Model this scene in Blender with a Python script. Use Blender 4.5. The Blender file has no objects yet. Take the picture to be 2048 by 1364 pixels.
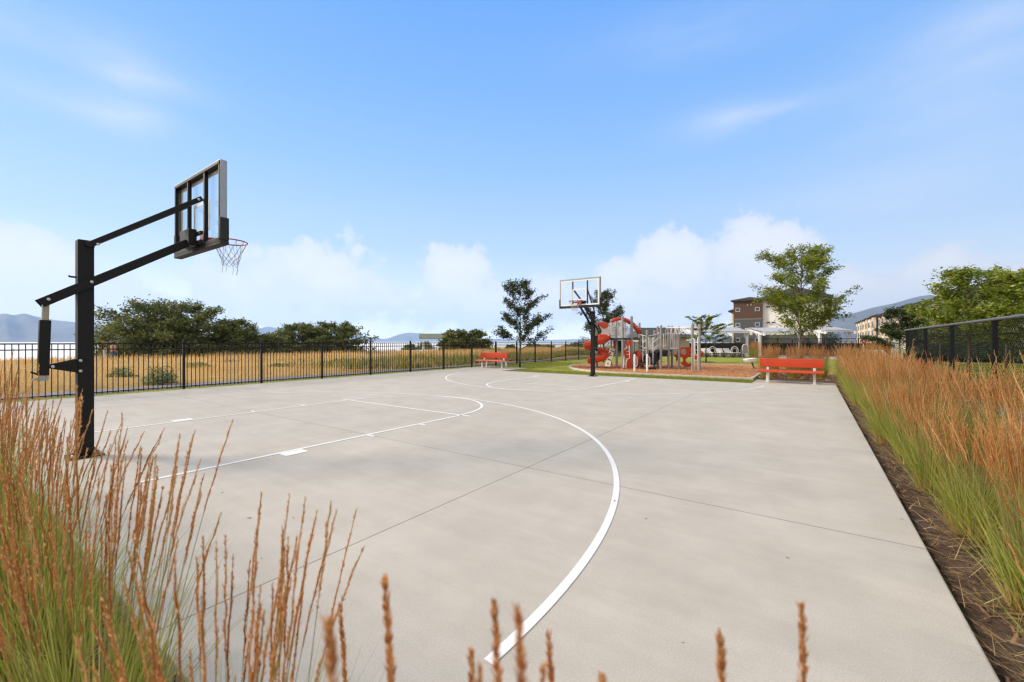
import bpy, bmesh, math, random
import numpy as np
from mathutils import Vector, Matrix
S = bpy.context.scene
COL = S.collection
# ---- measured camera: focal 847 px on a 2048 px wide frame, level, eye 1.45 m; world x = across the court, y = along it
FPX, CPX, HPY, EYE = 847.0, 1024.0, 683.5, 1.45
FWD = Vector((-0.578, 0.816, 0)); RGT = Vector((0.816, 0.578, 0))
def at(px, Y, z=0.0):
    p = FWD * Y + RGT * ((px - CPX) / FPX * Y)
    return Vector((p.x, p.y, z))
def gnd(px, py, z=0.0):
    return at(px, (EYE - z) * FPX / (py - HPY), z)
def zat(py, Y):
    return EYE + (HPY - py) * Y / FPX
def pt(px, py, Y):
    return at(px, Y, zat(py, Y))
def R(d): return math.radians(d)

class MB:
    """collects simple solids, then links them as one mesh object"""
    def __init__(s): s.v = []; s.f = []
    def add(s, vs, fs):
        n = len(s.v); s.v += [tuple(q) for q in vs]; s.f += [tuple(i + n for i in g) for g in fs]; return s
    def box(s, c, d, rz=0.0, M=None):
        x, y, z = d[0] / 2, d[1] / 2, d[2] / 2
        vs = [Vector(q) for q in ((-x,-y,-z),(x,-y,-z),(x,y,-z),(-x,y,-z),(-x,-y,z),(x,-y,z),(x,y,z),(-x,y,z))]
        m = M if M is not None else Matrix.Rotation(rz, 3, 'Z')
        c = Vector(c)
        return s.add([m @ q + c for q in vs], [(3,2,1,0),(4,5,6,7),(0,1,5,4),(1,2,6,5),(2,3,7,6),(3,0,4,7)])
    def bar(s, a, b, w, h=None, up=(0,0,1)):
        a, b = Vector(a), Vector(b); h = w if h is None else h
        d = (b - a).normalized(); u = Vector(up)
        if abs(d.dot(u)) > .98: u = Vector((1,0,0)) if abs(d.x) < .9 else Vector((0,1,0))
        sx = d.cross(u).normalized(); sz = sx.cross(d).normalized()
        M = Matrix((sx, d, sz)).transposed()
        return s.box((a + b) / 2, (w, (b - a).length, h), M=M)
    def tube(s, pts, r, n=8, closed=False):
        pts = [Vector(p) for p in pts]; k = len(pts)
        rs = list(r) if isinstance(r, (list, tuple)) else [r] * k
        vs = []; prev = None
        for i, p in enumerate(pts):
            if closed: d = pts[(i + 1) % k] - pts[i - 1]
            else: d = pts[min(i + 1, k - 1)] - pts[max(i - 1, 0)]
            if d.length < 1e-9: d = Vector((0,0,1))
            d.normalize()
            if prev is None:
                u = Vector((0,0,1)) if abs(d.z) < .9 else Vector((1,0,0))
                prev = d.cross(u).normalized()
            a = prev - d * prev.dot(d)
            a = a.normalized() if a.length > 1e-6 else d.orthogonal().normalized()
            prev = a; b = d.cross(a)
            for j in range(n):
                t = 2 * math.pi * j / n
                vs.append(p + (a * math.cos(t) + b * math.sin(t)) * rs[i])
        fs = []
        for i in range(k if closed else k - 1):
            i2 = (i + 1) % k
            for j in range(n):
                j2 = (j + 1) % n
                fs.append((i*n+j, i*n+j2, i2*n+j2, i2*n+j))
        if not closed:
            fs.append(tuple(range(n - 1, -1, -1))); fs.append(tuple((k-1)*n + j for j in range(n)))
        return s.add(vs, fs)
    def lathe(s, prof, c=(0,0,0), n=16):
        c = Vector(c); vs = []
        for r, z in prof:
            for j in range(n):
                t = 2 * math.pi * j / n
                vs.append(c + Vector((r * math.cos(t), r * math.sin(t), z)))
        fs = []
        for i in range(len(prof) - 1):
            for j in range(n):
                j2 = (j + 1) % n
                fs.append((i*n+j, i*n+j2, (i+1)*n+j2, (i+1)*n+j))
        fs.append(tuple(range(n - 1, -1, -1))); fs.append(tuple((len(prof)-1)*n + j for j in range(n)))
        return s.add(vs, fs)
    def ball(s, c, r, n=10, m=6):
        sx, sy, sz = r if isinstance(r, (tuple, list)) else (r, r, r)
        c = Vector(c); vs = [c + Vector((0,0,-sz))]
        for i in range(1, m):
            p = -math.pi / 2 + math.pi * i / m
            for j in range(n):
                t = 2 * math.pi * j / n
                vs.append(c + Vector((sx*math.cos(p)*math.cos(t), sy*math.cos(p)*math.sin(t), sz*math.sin(p))))
        vs.append(c + Vector((0,0,sz))); fs = []
        for j in range(n): fs.append((0, 1 + (j+1) % n, 1 + j))
        for i in range(m - 2):
            for j in range(n):
                j2 = (j + 1) % n; a = 1 + i*n
                fs.append((a+j, a+j2, a+n+j2, a+n+j))
        a = 1 + (m-2)*n; e = len(vs) - 1
        for j in range(n): fs.append((a+j, a+(j+1) % n, e))
        return s.add(vs, fs)
    def prism(s, poly, o, ex, ey, t):
        """poly in the plane (ex, ey) at o, thickness t centred on it"""
        o, ex, ey = Vector(o), Vector(ex), Vector(ey); nn = ex.cross(ey).normalized() * (t / 2); k = len(poly)
        A = [o + ex*x + ey*y for x, y in poly]
        vs = [q + nn for q in A] + [q - nn for q in A]
        fs = [tuple(range(k)), tuple(range(2*k-1, k-1, -1))]
        for i in range(k): fs.append((i, k+i, k+(i+1) % k, (i+1) % k))
        return s.add(vs, fs)
    def holed(s, outer, holes, o, ex, ey, t):
        cu = bpy.data.curves.new('tmp', 'CURVE'); cu.dimensions = '2D'; cu.fill_mode = 'BOTH'; cu.extrude = t / 2
        for P in [outer] + list(holes):
            sp = cu.splines.new('POLY'); sp.points.add(len(P) - 1); sp.use_cyclic_u = True
            for q, (x, y) in zip(sp.points, P): q.co = (x, y, 0, 1)
        ob = bpy.data.objects.new('tmp', cu); me = bpy.data.meshes.new_from_object(ob)
        o, ex, ey = Vector(o), Vector(ex), Vector(ey); nn = ex.cross(ey).normalized()
        s.add([o + ex*v.co.x + ey*v.co.y + nn*v.co.z for v in me.vertices], [tuple(p.vertices) for p in me.polygons])
        bpy.data.objects.remove(ob); bpy.data.meshes.remove(me); bpy.data.curves.remove(cu)
        return s
    def build(s, name, m, parent=None, smooth=False, bevel=0.0, solid=0.0):
        me = bpy.data.meshes.new(name); me.from_pydata(s.v, [], s.f); me.update()
        bm = bmesh.new(); bm.from_mesh(me); bmesh.ops.recalc_face_normals(bm, faces=bm.faces); bm.to_mesh(me); bm.free()
        o = bpy.data.objects.new(name, me); COL.objects.link(o); me.materials.append(m)
        if parent is not None: o.parent = parent
        if smooth:
            for p in me.polygons: p.use_smooth = True
            if smooth == 'auto':
                try: me.set_sharp_from_angle(angle=R(40))
                except Exception: pass
        if solid:
            d = o.modifiers.new('thick', 'SOLIDIFY'); d.thickness = solid; d.offset = 0
        if bevel:
            d = o.modifiers.new('edge', 'BEVEL'); d.width = bevel; d.segments = 2; d.limit_method = 'ANGLE'; d.angle_limit = R(35)
        return o

def np_build(name, V, Fq, m, parent=None, smooth=False):
    V = np.asarray(V, np.float32); Fq = np.asarray(Fq, np.int32); k = Fq.shape[1]
    me = bpy.data.meshes.new(name)
    me.vertices.add(len(V)); me.vertices.foreach_set('co', V.ravel())
    me.loops.add(Fq.size); me.loops.foreach_set('vertex_index', Fq.ravel())
    me.polygons.add(len(Fq)); me.polygons.foreach_set('loop_start', np.arange(0, Fq.size, k, dtype=np.int32))
    try: me.polygons.foreach_set('loop_total', np.full(len(Fq), k, np.int32))
    except Exception: pass
    if smooth: me.polygons.foreach_set('use_smooth', np.ones(len(Fq), bool))
    me.update(calc_edges=True); me.validate()
    o = bpy.data.objects.new(name, me); COL.objects.link(o); me.materials.append(m)
    if parent is not None: o.parent = parent
    return o

def tag(o, label=None, cat=None, group=None, kind=None):
    if label: o['label'] = label
    if cat: o['category'] = cat
    if group: o['group'] = group
    if kind: o['kind'] = kind
    return o
def thing(name, label, cat, loc=(0,0,0), rz=0.0, group=None):
    o = bpy.data.objects.new(name, None); COL.objects.link(o)
    o.empty_display_size = .2; o.location = loc; o.rotation_euler = (0, 0, rz)
    tag(o, label, cat, group, 'thing'); return o
def copy_tree(o, parent=None):
    c = o.copy(); COL.objects.link(c)
    if parent is not None: c.parent = parent
    for ch in list(o.children): copy_tree(ch, c)
    return c
def loc_of(parent):
    """returns a function that turns world points into the parent's own coordinates"""
    M = (Matrix.Translation(parent.location) @ Matrix.Rotation(parent.rotation_euler[2], 4, 'Z')).inverted()
    return lambda p: M @ Vector(p)
ORD = 'first second third fourth fifth sixth seventh eighth ninth tenth eleventh twelfth thirteenth fourteenth fifteenth sixteenth seventeenth eighteenth nineteenth twentieth twenty-first twenty-second twenty-third twenty-fourth'.split()

# ---------------------------------------------------------------- materials
class X:
    """tiny node-math helper"""
    def __init__(s, nt, sock): s.nt = nt; s.k = sock
    def _op(s, op, *a):
        n = s.nt.nodes.new('ShaderNodeMath'); n.operation = op
        for i, q in enumerate((s,) + a):
            if isinstance(q, X): s.nt.links.new(q.k, n.inputs[i])
            else: n.inputs[i].default_value = q
        return X(s.nt, n.outputs[0])
    def __add__(s, o): return s._op('ADD', o)
    def __sub__(s, o): return s._op('SUBTRACT', o)
    def __mul__(s, o): return s._op('MULTIPLY', o)
    def __truediv__(s, o): return s._op('DIVIDE', o)
    def op(s, o, *a): return s._op(o, *a)
    def clamp(s): return s._op('MAXIMUM', 0.0)._op('MINIMUM', 1.0)
    def step(s, a, b):
        n = s.nt.nodes.new('ShaderNodeMapRange'); n.interpolation_type = 'SMOOTHSTEP'
        s.nt.links.new(s.k, n.inputs[0]); n.inputs[1].default_value = a; n.inputs[2].default_value = b
        return X(s.nt, n.outputs[0])

def new_mat(name):
    m = bpy.data.materials.new(name); m.use_nodes = True
    nt = m.node_tree; b = nt.nodes['Principled BSDF']
    return m, nt, b
def noise(nt, vec, scale, detail=4, rough=.55, out=0):
    n = nt.nodes.new('ShaderNodeTexNoise'); n.inputs['Scale'].default_value = scale
    n.inputs['Detail'].default_value = detail; n.inputs['Roughness'].default_value = rough
    if vec is not None: nt.links.new(vec, n.inputs['Vector'])
    return n.outputs[out]
def ramp(nt, fac, stops):
    n = nt.nodes.new('ShaderNodeValToRGB'); e = n.color_ramp.elements
    while len(e) < len(stops): e.new(.5)
    for q, (p, c) in zip(e, stops): q.position = p; q.color = (c[0], c[1], c[2], 1)
    nt.links.new(fac, n.inputs[0]); return n.outputs[0]
def mixc(nt, fac, a, b, mode='MIX'):
    n = nt.nodes.new('ShaderNodeMix'); n.data_type = 'RGBA'; n.blend_type = mode
    for i, q in ((0, fac), (6, a), (7, b)):
        if hasattr(q, 'is_linked'): nt.links.new(q, n.inputs[i])
        elif i == 0: n.inputs[0].default_value = q
        else: n.inputs[i].default_value = (q[0], q[1], q[2], 1)
    return n.outputs[2]
def bump(nt, b, h, strength, dist):
    n = nt.nodes.new('ShaderNodeBump'); n.inputs['Strength'].default_value = strength; n.inputs['Distance'].default_value = dist
    nt.links.new(h, n.inputs['Height']); nt.links.new(n.outputs[0], b.inputs['Normal'])
def coord(nt, which='Object'):
    n = nt.nodes.new('ShaderNodeTexCoord'); return n.outputs[which]
def mat(name, col, rough=.6, metal=0.0, var=.15, scale=4.0, bmp=0.0, bscale=40.0, spec=.5):
    m, nt, b = new_mat(name); c = coord(nt)
    f = noise(nt, c, scale, 5, .6)
    lo = [max(0, q*(1-var)) for q in col]; hi = [min(1, q*(1+var)) for q in col]
    nt.links.new(ramp(nt, f, [(.3, lo), (.7, hi)]), b.inputs['Base Color'])
    b.inputs['Roughness'].default_value = rough; b.inputs['Metallic'].default_value = metal
    b.inputs['Specular IOR Level'].default_value = spec
    if bmp: bump(nt, b, noise(nt, c, bscale, 4), bmp, .01)
    return m
def leaf_mat(name, stops, trans=.3, rough=.5, zgrad=None, clump=1.2):
    """every blade or leaf gets a colour of its own; zgrad adds a change of colour along the height of the plant"""
    m, nt, b = new_mat(name)
    g = nt.nodes.new('ShaderNodeNewGeometry'); isl = X(nt, g.outputs['Random Per Island'])
    f = isl * .75 + X(nt, noise(nt, coord(nt), clump, 2)) * .5 - .12
    col = ramp(nt, f.k, stops)
    if zgrad:
        z0, z1, top = zgrad
        n = nt.nodes.new('ShaderNodeSeparateXYZ'); nt.links.new(coord(nt), n.inputs[0])
        k = (X(nt, n.outputs[2]) + (isl - .5) * .25).step(z0, z1)
        col = mixc(nt, k.k, col, ramp(nt, f.k, top))
    nt.links.new(col, b.inputs['Base Color']); b.inputs['Roughness'].default_value = rough
    b.inputs['Specular IOR Level'].default_value = .25
    t = nt.nodes.new('ShaderNodeBsdfTranslucent'); nt.links.new(col, t.inputs[0])
    mx = nt.nodes.new('ShaderNodeMixShader'); mx.inputs[0].default_value = trans
    nt.links.new(b.outputs[0], mx.inputs[1]); nt.links.new(t.outputs[0], mx.inputs[2])
    nt.links.new(mx.outputs[0], nt.nodes['Material Output'].inputs[0])
    return m
SUN_E, SUN_A, EXPO, SKY_S = 1.5, 15.0, 1.65, 0.10
SKY_TINT, SKY_MIX = (.75, .95, 1.0), .93
FILL_CLOUD_C = (1.34, 1.20, .98)  # warm white of the unseen cloud added for fill light
HAZE_D, HAZE_COL = 0.00010, (.45, .66, 1.0)
# ---------------------------------------------------------------- camera, sun, sky
cam_d = bpy.data.cameras.new('camera'); cam = bpy.data.objects.new('camera', cam_d); COL.objects.link(cam); S.camera = cam
cam.location = (0, 0, EYE); cam.rotation_euler = (R(90), 0, math.atan2(.578, .816))
cam_d.sensor_width = 36.0; cam_d.lens = FPX / 2048 * 36; cam_d.shift_y = (HPY - 682) / 2048
cam_d.clip_start = .03; cam_d.clip_end = 40000
cam_d.dof.use_dof = True; cam_d.dof.focus_distance = 9.0; cam_d.dof.aperture_fstop = 2.8

SUN_EL, SUN_DIR = 30.0, Vector((-1.0, -.55, 0)).normalized()
sd = bpy.data.lights.new('sun', 'SUN'); sd.energy = SUN_E; sd.angle = R(SUN_A); sd.color = (1.0, .86, .68)
so = bpy.data.objects.new('sun', sd); COL.objects.link(so); so.location = (-40, -5, 40)
dv = Vector((SUN_DIR.x * math.cos(R(SUN_EL)), SUN_DIR.y * math.cos(R(SUN_EL)), math.sin(R(SUN_EL))))
so.rotation_euler = (-dv).to_track_quat('-Z', 'Y').to_euler()

w = bpy.data.worlds.new('World'); S.world = w; w.use_nodes = True
nt = w.node_tree; bg = nt.nodes['Background']
sky = nt.nodes.new('ShaderNodeTexSky'); sky.sky_type = 'NISHITA'; sky.sun_disc = False
sky.sun_elevation = R(SUN_EL); sky.sun_rotation = math.atan2(SUN_DIR.x, SUN_DIR.y)
sky.altitude = 1300; sky.air_density = 1.0; sky.dust_density = .3; sky.ozone_density = 2.0
dirn = coord(nt, 'Generated')
sp = nt.nodes.new('ShaderNodeSeparateXYZ'); nt.links.new(dirn, sp.inputs[0])
dx, dy, dz = (X(nt, o) for o in sp.outputs)
az = dx.op('ARCTAN2', dy)                  # compass angle, 0 along the court
el = dz.op('ARCSINE')
def ang(px, py):
    d = FWD + RGT * ((px - CPX) / FPX); h = math.hypot(1, (px - CPX) / FPX)
    return math.atan2(d.x, d.y), math.atan((HPY - py) / FPX / h)
def blob(px, py, wpx, hpx, amp):
    """a soft patch of cloud at a compass angle and height of the sky"""
    a0, e0 = ang(px, py); a1, _ = ang(px + wpx, py); _, e1 = ang(px, py - hpx)
    u = (az - a0) / abs(a1 - a0); v = (el - e0) / abs(e1 - e0)
    return ((u * u + v * v) * -1.0).op('EXPONENT') * amp
cmb = nt.nodes.new('ShaderNodeCombineXYZ'); nt.links.new(az.k, cmb.inputs[0]); nt.links.new(el.k, cmb.inputs[1])
n1 = X(nt, noise(nt, cmb.outputs[0], 9.0, 7, .58)); n2 = X(nt, noise(nt, cmb.outputs[0], 26.0, 5, .6))
st = nt.nodes.new('ShaderNodeMapping'); st.inputs['Scale'].default_value = (2.2, 9.0, 1); st.inputs['Rotation'].default_value = (0, 0, R(-14))
nt.links.new(cmb.outputs[0], st.inputs[0]); n3 = X(nt, noise(nt, st.outputs[0], 1.8, 7, .55))
cum = None
for b_ in [(30,550,150,105,1.5),(110,565,85,95,1.35),(250,610,190,75,.85),(470,585,130,95,.8),(650,555,110,95,.95),(560,620,220,60,.8),(780,600,120,60,.7),
           (915,550,85,75,.95),(960,610,200,60,.9),(1090,600,130,62,.85),(1235,555,70,50,1.0),(1350,535,95,80,1.15),(1300,610,220,70,1.0),
           (1520,515,130,85,1.2),(1600,600,230,75,1.0),(1720,590,130,55,1.1),(1885,570,115,75,1.5),(2010,590,160,75,1.2)]:
    q = blob(*b_); cum = q if cum is None else cum.op('MAXIMUM', q)
cum = (cum + (n1 - .5) * 1.2 + (n2 - .5) * .75)
cum_in = cum.step(.40, .95)
cum = cum.step(.36, .58)
cir = None
for b_ in [(150,205,170,34,.9),(255,190,75,70,.9),(330,165,110,25,.5),(1460,238,120,36,.9),(1560,212,110,18,.5),(1400,60,260,60,.4),(60,30,260,90,.55),(1900,170,300,140,.6),(1750,390,340,60,.5),(2000,30,200,80,.4)]:
    q = blob(*b_); cir = q if cir is None else cir + q
cir = (cir * (n3 * 1.9 - .38)).clamp() * .62
K = 1.0 / (SKY_S * 2 ** EXPO)
def kc(c, m=1.0): return tuple(q * K * m for q in c)
# colour of the clear air by height above the horizon, over the physical sky
e1 = (el / R(60)).clamp()
grad = ramp(nt, e1.k, [(0.0, (1.6, 1.5, 1.3)), (.085, (1.2, 1.17, 1.1)), (.135, (.74, .86, .98)), (.20, (.53, .72, .98)), (.36, (.315, .58, 1.0)), (.50, (.215, .485, .99)), (.66, (.145, .41, .99)), (1.0, (.09, .33, .92))])
gsc = mixc(nt, 1.0, grad, (K, K, K), 'MULTIPLY')
tint = mixc(nt, 1.0, sky.outputs[0], SKY_TINT, 'MULTIPLY')
c1 = mixc(nt, SKY_MIX, tint, gsc)
c2 = mixc(nt, cir.k, c1, kc((.86, .90, 1.0)))
lit = mixc(nt, cum_in.k, kc((.86, .90, .98)), kc((1.03, 1.02, 1.02)))
c3 = mixc(nt, (cum * .88).k, c2, lit)
# added cloud deck, out of view overhead and behind, as soft neutral fill light
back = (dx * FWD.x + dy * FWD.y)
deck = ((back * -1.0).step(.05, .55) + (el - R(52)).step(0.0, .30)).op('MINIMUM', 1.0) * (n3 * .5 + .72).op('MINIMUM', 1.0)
c4 = mixc(nt, deck.k, c3, kc(FILL_CLOUD_C))
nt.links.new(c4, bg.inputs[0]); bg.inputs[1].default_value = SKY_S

S.view_settings.view_transform = 'Standard'; S.view_settings.look = 'None'; S.view_settings.gamma = 1.0
S.view_settings.exposure = EXPO
S.render.engine = 'CYCLES'
cy = S.cycles; cy.max_bounces = 8; cy.diffuse_bounces = 3; cy.glossy_bounces = 3; cy.transmission_bounces = 4
cy.transparent_max_bounces = 16; cy.volume_bounces = 1; cy.use_denoising = True; cy.filter_width = 1.35; cy.caustics_reflective = False; cy.caustics_refractive = False
rng = np.random.default_rng(7)
# ---------------------------------------------------------------- ground, lake, mountains
m_earth = mat('dry_earth', (.30, .22, .12), .95, 0, .35, .4, .3, 8)
m_lawn = None
def lawn_mat():
    m, nt, b = new_mat('lawn'); c = coord(nt)
    f = X(nt, noise(nt, c, .55, 4)) * .6 + X(nt, noise(nt, c, 9, 4, .7)) * .5
    nt.links.new(ramp(nt, f.k, [(.3, (.17, .20, .022)), (.5, (.26, .285, .035)), (.72, (.40, .37, .075))]), b.inputs['Base Color'])
    b.inputs['Roughness'].default_value = .9; b.inputs['Specular IOR Level'].default_value = .15
    bump(nt, b, noise(nt, c, 60, 4, .8), .9, .04)
    return m
m_lawn = lawn_mat()
def sheet(name, pts, m, z, kind='structure', thick=0.0, label=None):
    mb = MB(); k = len(pts)
    if thick:
        mb.prism(pts, (0, 0, z - thick / 2), (1, 0, 0), (0, 1, 0), thick)
    else:
        mb.add([(x, y, z) for x, y in pts], [tuple(range(k))])
    o = mb.build(name, m); return tag(o, label, None, None, kind)
# land: flat out to the hills, falling to the lake bed on the left
xs = [-9500, -70, -56, -52, -49, -20, 0, 40, 9500]; zs = [-4, -4, -2.6, -1.6, -.16, -.16, -.16, -.16, -.16]
V = [(x, y, z) for x, z in zip(xs, zs) for y in (-9500, 9500)]
F_ = [(2*i, 2*i+2, 2*i+3, 2*i+1) for i in range(len(xs)-1)]
o = MB().add(V, F_).build('ground', m_earth); tag(o, kind='structure')

def lake_mat():
    m, nt, b = new_mat('lake_water'); c = coord(nt)
    b.inputs['Base Color'].default_value = (.86, .84, .79, 1); b.inputs['Roughness'].default_value = .45
    b.inputs['IOR'].default_value = 1.33; b.inputs['Specular IOR Level'].default_value = .3
    mp = nt.nodes.new('ShaderNodeMapping'); mp.inputs['Scale'].default_value = (.5, .2, 1); nt.links.new(c, mp.inputs[0])
    bump(nt, b, noise(nt, mp.outputs[0], 1.5, 5, .6), .12, .10)
    return m
o = sheet('lake', [(-9400, -9400), (-50, -9400), (-50, 9400), (-9400, 9400)], lake_mat(), -1.1)

def ridge(name, prof, dist, depth, m, seed, rough):
    """a mountain range: prof = (px, py of the crest); stands dist metres out, depth metres through"""
    r = np.random.default_rng(seed)
    pxs = np.array([p[0] for p in prof], float); pys = np.array([p[1] for p in prof], float)
    n = 150; rows = 22; V = []; 
    for i in range(n):
        px = pxs[0] + (pxs[-1] - pxs[0]) * i / (n - 1); py = float(np.interp(px, pxs, pys))
        Y = dist / math.hypot(1, (px - CPX) / FPX)
        H = (HPY - py) * Y / FPX
        d = (FWD * 1 + RGT * ((px - CPX) / FPX)).normalized()
        for j in range(rows):
            s = j / (rows - 1)
            prof_h = math.sin(min(1, s / .62) * math.pi / 2) ** 1.25 if s < .62 else math.cos((s - .62) / .38 * math.pi / 2)
            gl = math.sin(i * .55 + j * .45 + 2.5 * math.sin(i * .21 - j * .16) + seed) * .5 + math.sin(i * .31 - j * .3 + seed * 2) * .5
            g2 = 1 + rough * gl * math.sin(min(1, s / .62) * math.pi) * .8 + rough * .5 * (r.random() - .5) * (s < .45) * (s > .05)
            rad = dist + (s - .62) * depth * (1 + .12 * gl)
            V.append((d.x * rad, d.y * rad, max(-1.05, H * prof_h * g2 * (rad / dist if s > .5 else 1))))
    F_ = [(i*rows+j, (i+1)*rows+j, (i+1)*rows+j+1, i*rows+j+1) for i in range(n-1) for j in range(rows-1)]
    o = np_build(name, V, F_, m, smooth=True); tag(o, kind='structure'); return o
m_hill = mat('hill_scrub', (.085, .078, .062), 1.0, 0, .45, .0045)
ridge('mountain', [(-700,650),(-420,628),(-200,636),(0,628),(25,630),(45,627),(75,633),(110,640),(150,644),(205,650),(250,662),(330,674),(420,683)], 6200, 2600, m_hill, 3, .12)
ridge('mountain', [(380,682),(470,668),(535,653),(570,658),(620,664),(680,668),(740,675),(790,680),(830,683)], 8000, 2000, m_hill, 5, .12)
ridge('mountain', [(720,682.5),(775,677),(800,668),(815,665),(850,667),(890,673),(955,677),(990,677.5),(1030,679),(1110,679.5),(1170,678),(1210,680),(1235,682.5)], 8600, 900, m_hill, 6, .2)
ridge('mountain', [(1180,682),(1225,668),(1262,653),(1285,655),(1330,664),(1400,668),(1470,672),(1540,668),(1600,655),(1650,640),(1700,630),(1740,616),(1790,606),(1830,594),(1860,589),(1900,600),(1960,612),(2040,600),(2200,585),(2500,610),(2900,660)], 6800, 2600, m_hill, 8, .12)

# ---------------------------------------------------------------- meadow beyond the fence
def mead_z(x, y):
    return .06 + .10*np.sin(x*.35+1)*np.sin(y*.21) + .07*np.sin(x*.9+y*.5) + .10*np.clip((-x-19)/10, 0, 1) - .22*np.clip((-x-45)/4, 0, 1)
mx = np.linspace(-49.4, -18.1, 42); my = np.concatenate([np.linspace(-60, 120, 150), np.linspace(124, 400, 40)])
GX, GY = np.meshgrid(mx, my, indexing='ij'); GZ = mead_z(GX, GY)
GZ[-1, :] = -.10
V = np.stack([GX, GY, GZ], -1).reshape(-1, 3); nn = len(my)
Fm = [(i*nn+j, (i+1)*nn+j, (i+1)*nn+j+1, i*nn+j+1) for i in range(len(mx)-1) for j in range(nn-1)]
def meadow_mat():
    m, nt, b = new_mat('dry_meadow'); c = coord(nt)
    f = X(nt, noise(nt, c, .16, 4)) * .55 + X(nt, noise(nt, c, 2.2, 5, .7)) * .5
    nt.links.new(ramp(nt, f.k, [(.3, (.30, .25, .08)), (.45, (.55, .34, .12)), (.62, (.66, .44, .17)), (.8, (.70, .52, .25))]), b.inputs['Base Color'])
    b.inputs['Roughness'].default_value = 1.0; b.inputs['Specular IOR Level'].default_value = .1
    bump(nt, b, noise(nt, c, 12, 5, .8), 1.0, .12); return m
np_build('meadow', V, Fm, meadow_mat(), smooth=True); tag(bpy.data.objects['meadow'], kind='structure')

def strips(p0, az_, tilt, curve, L, wd, nseg=4, taper=1.5, face=None, tip=.05):
    """grass blades: N strips growing from p0, leaning tilt and bending by curve; returns vertices and quads"""
    N = len(p0); s = np.linspace(0, 1, nseg + 1)
    ph = tilt[:, None] + curve[:, None] * s[None, :]
    dl = L[:, None] / nseg
    hx = np.concatenate([np.zeros((N, 1)), np.cumsum(np.sin(ph[:, :-1]) * dl, 1)], 1)
    hz = np.concatenate([np.zeros((N, 1)), np.cumsum(np.cos(ph[:, :-1]) * dl, 1)], 1)
    P = np.stack([p0[:, 0:1] + hx*np.cos(az_)[:, None], p0[:, 1:2] + hx*np.sin(az_)[:, None], p0[:, 2:3] + hz], -1)
    fa = rng.uniform(0, 2*np.pi, N) if face is None else face
    side = np.stack([np.cos(fa), np.sin(fa), np.zeros(N)], -1)
    ww = wd[:, None] * np.maximum(tip, 1 - s[None, :] ** taper)
    A = P - side[:, None, :] * ww[..., None] / 2; B = P + side[:, None, :] * ww[..., None] / 2
    V = np.stack([A, B], 2).reshape(-1, 3)
    base = (np.arange(N) * (nseg+1) * 2)[:, None] + (np.arange(nseg) * 2)[None, :]
    Fq = np.stack([base, base+1, base+3, base+2], -1).reshape(-1, 4)
    return V, Fq, P
def join(parts):
    Vs, Fs, n = [], [], 0
    for V, Fq in parts:
        Vs.append(V); Fs.append(Fq + n); n += len(V)
    return np.concatenate(Vs), np.concatenate(Fs)

# dry grass: dense near the fence, thinner outward
N = 60000
r1 = rng.random(N); gx = -18.2 - 30.5 * r1 ** 1.25; gy = rng.uniform(-8, 75, N) 
gy = np.where(rng.random(N) < .15, rng.uniform(75, 190, N), gy)
patch = np.sin(gx*.5+2)*np.sin(gy*.33) + .6*np.sin(gx*1.3+gy*.8)
keep = rng.random(N) < np.clip(.7 + .4*patch, .18, 1); gx, gy, patch = gx[keep], gy[keep], patch[keep]; N = len(gx)
L = rng.uniform(.16, .46, N) * (1 + .25*patch); far = 1 + np.clip((-gx-20)/25, 0, 1)*1.2 + np.clip((gy-40)/50, 0, 2)
V, Fq, _ = strips(np.stack([gx, gy, mead_z(gx, gy)-.02], -1), rng.uniform(0, 6.28, N), rng.uniform(0, .45, N), rng.uniform(.1, .9, N), L, rng.uniform(.012, .03, N)*far, 2, 1.2)
m_dry = leaf_mat('dry_grass', [(.12, (.52, .28, .095)), (.4, (.74, .46, .18)), (.65, (.82, .58, .27)), (.93, (.42, .38, .13))], .35, .8, None, .12)
o = np_build('dry_grass', V, Fq, m_dry); tag(o, 'golden dry meadow grass spreading between the black fence and the lake shore', 'grass', None, 'stuff')
# green weeds at the fence foot and in patches of the meadow
N = 15000
gx = rng.normal(-20.8, 2.2, N); gy = rng.uniform(12, 60, N); gx = np.minimum(gx, -18.2)
V, Fq, _ = strips(np.stack([gx, gy, mead_z(gx, gy)-.02], -1), rng.uniform(0, 6.28, N), rng.uniform(0, .5, N), rng.uniform(.1, .8, N), rng.uniform(.2, .6, N), rng.uniform(.02, .045, N), 2, 1.2)
m_weed = leaf_mat('green_weeds', [(.2, (.11, .15, .03)), (.5, (.20, .23, .05)), (.8, (.36, .32, .10))], .35, .8)
o = np_build('weeds', V, Fq, m_weed); tag(o, 'green weeds growing low along the meadow side of the black fence', 'weeds', None, 'stuff')

# gravel path and mown verge between fence and meadow
m_asph = mat('path_asphalt', (.19, .175, .165), .9, 0, .15, 6, .3, 90)
sheet('path', [(-18.1, -40), (-16.55, -40), (-16.55, 70), (-18.1, 70)], m_asph, -.02)
sheet('verge', [(-16.55, -40), (-15.6, -40), (-15.6, 16.9), (-16.2, 20), (-16.2, 70), (-16.55, 70)], m_lawn, -.035)

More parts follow.
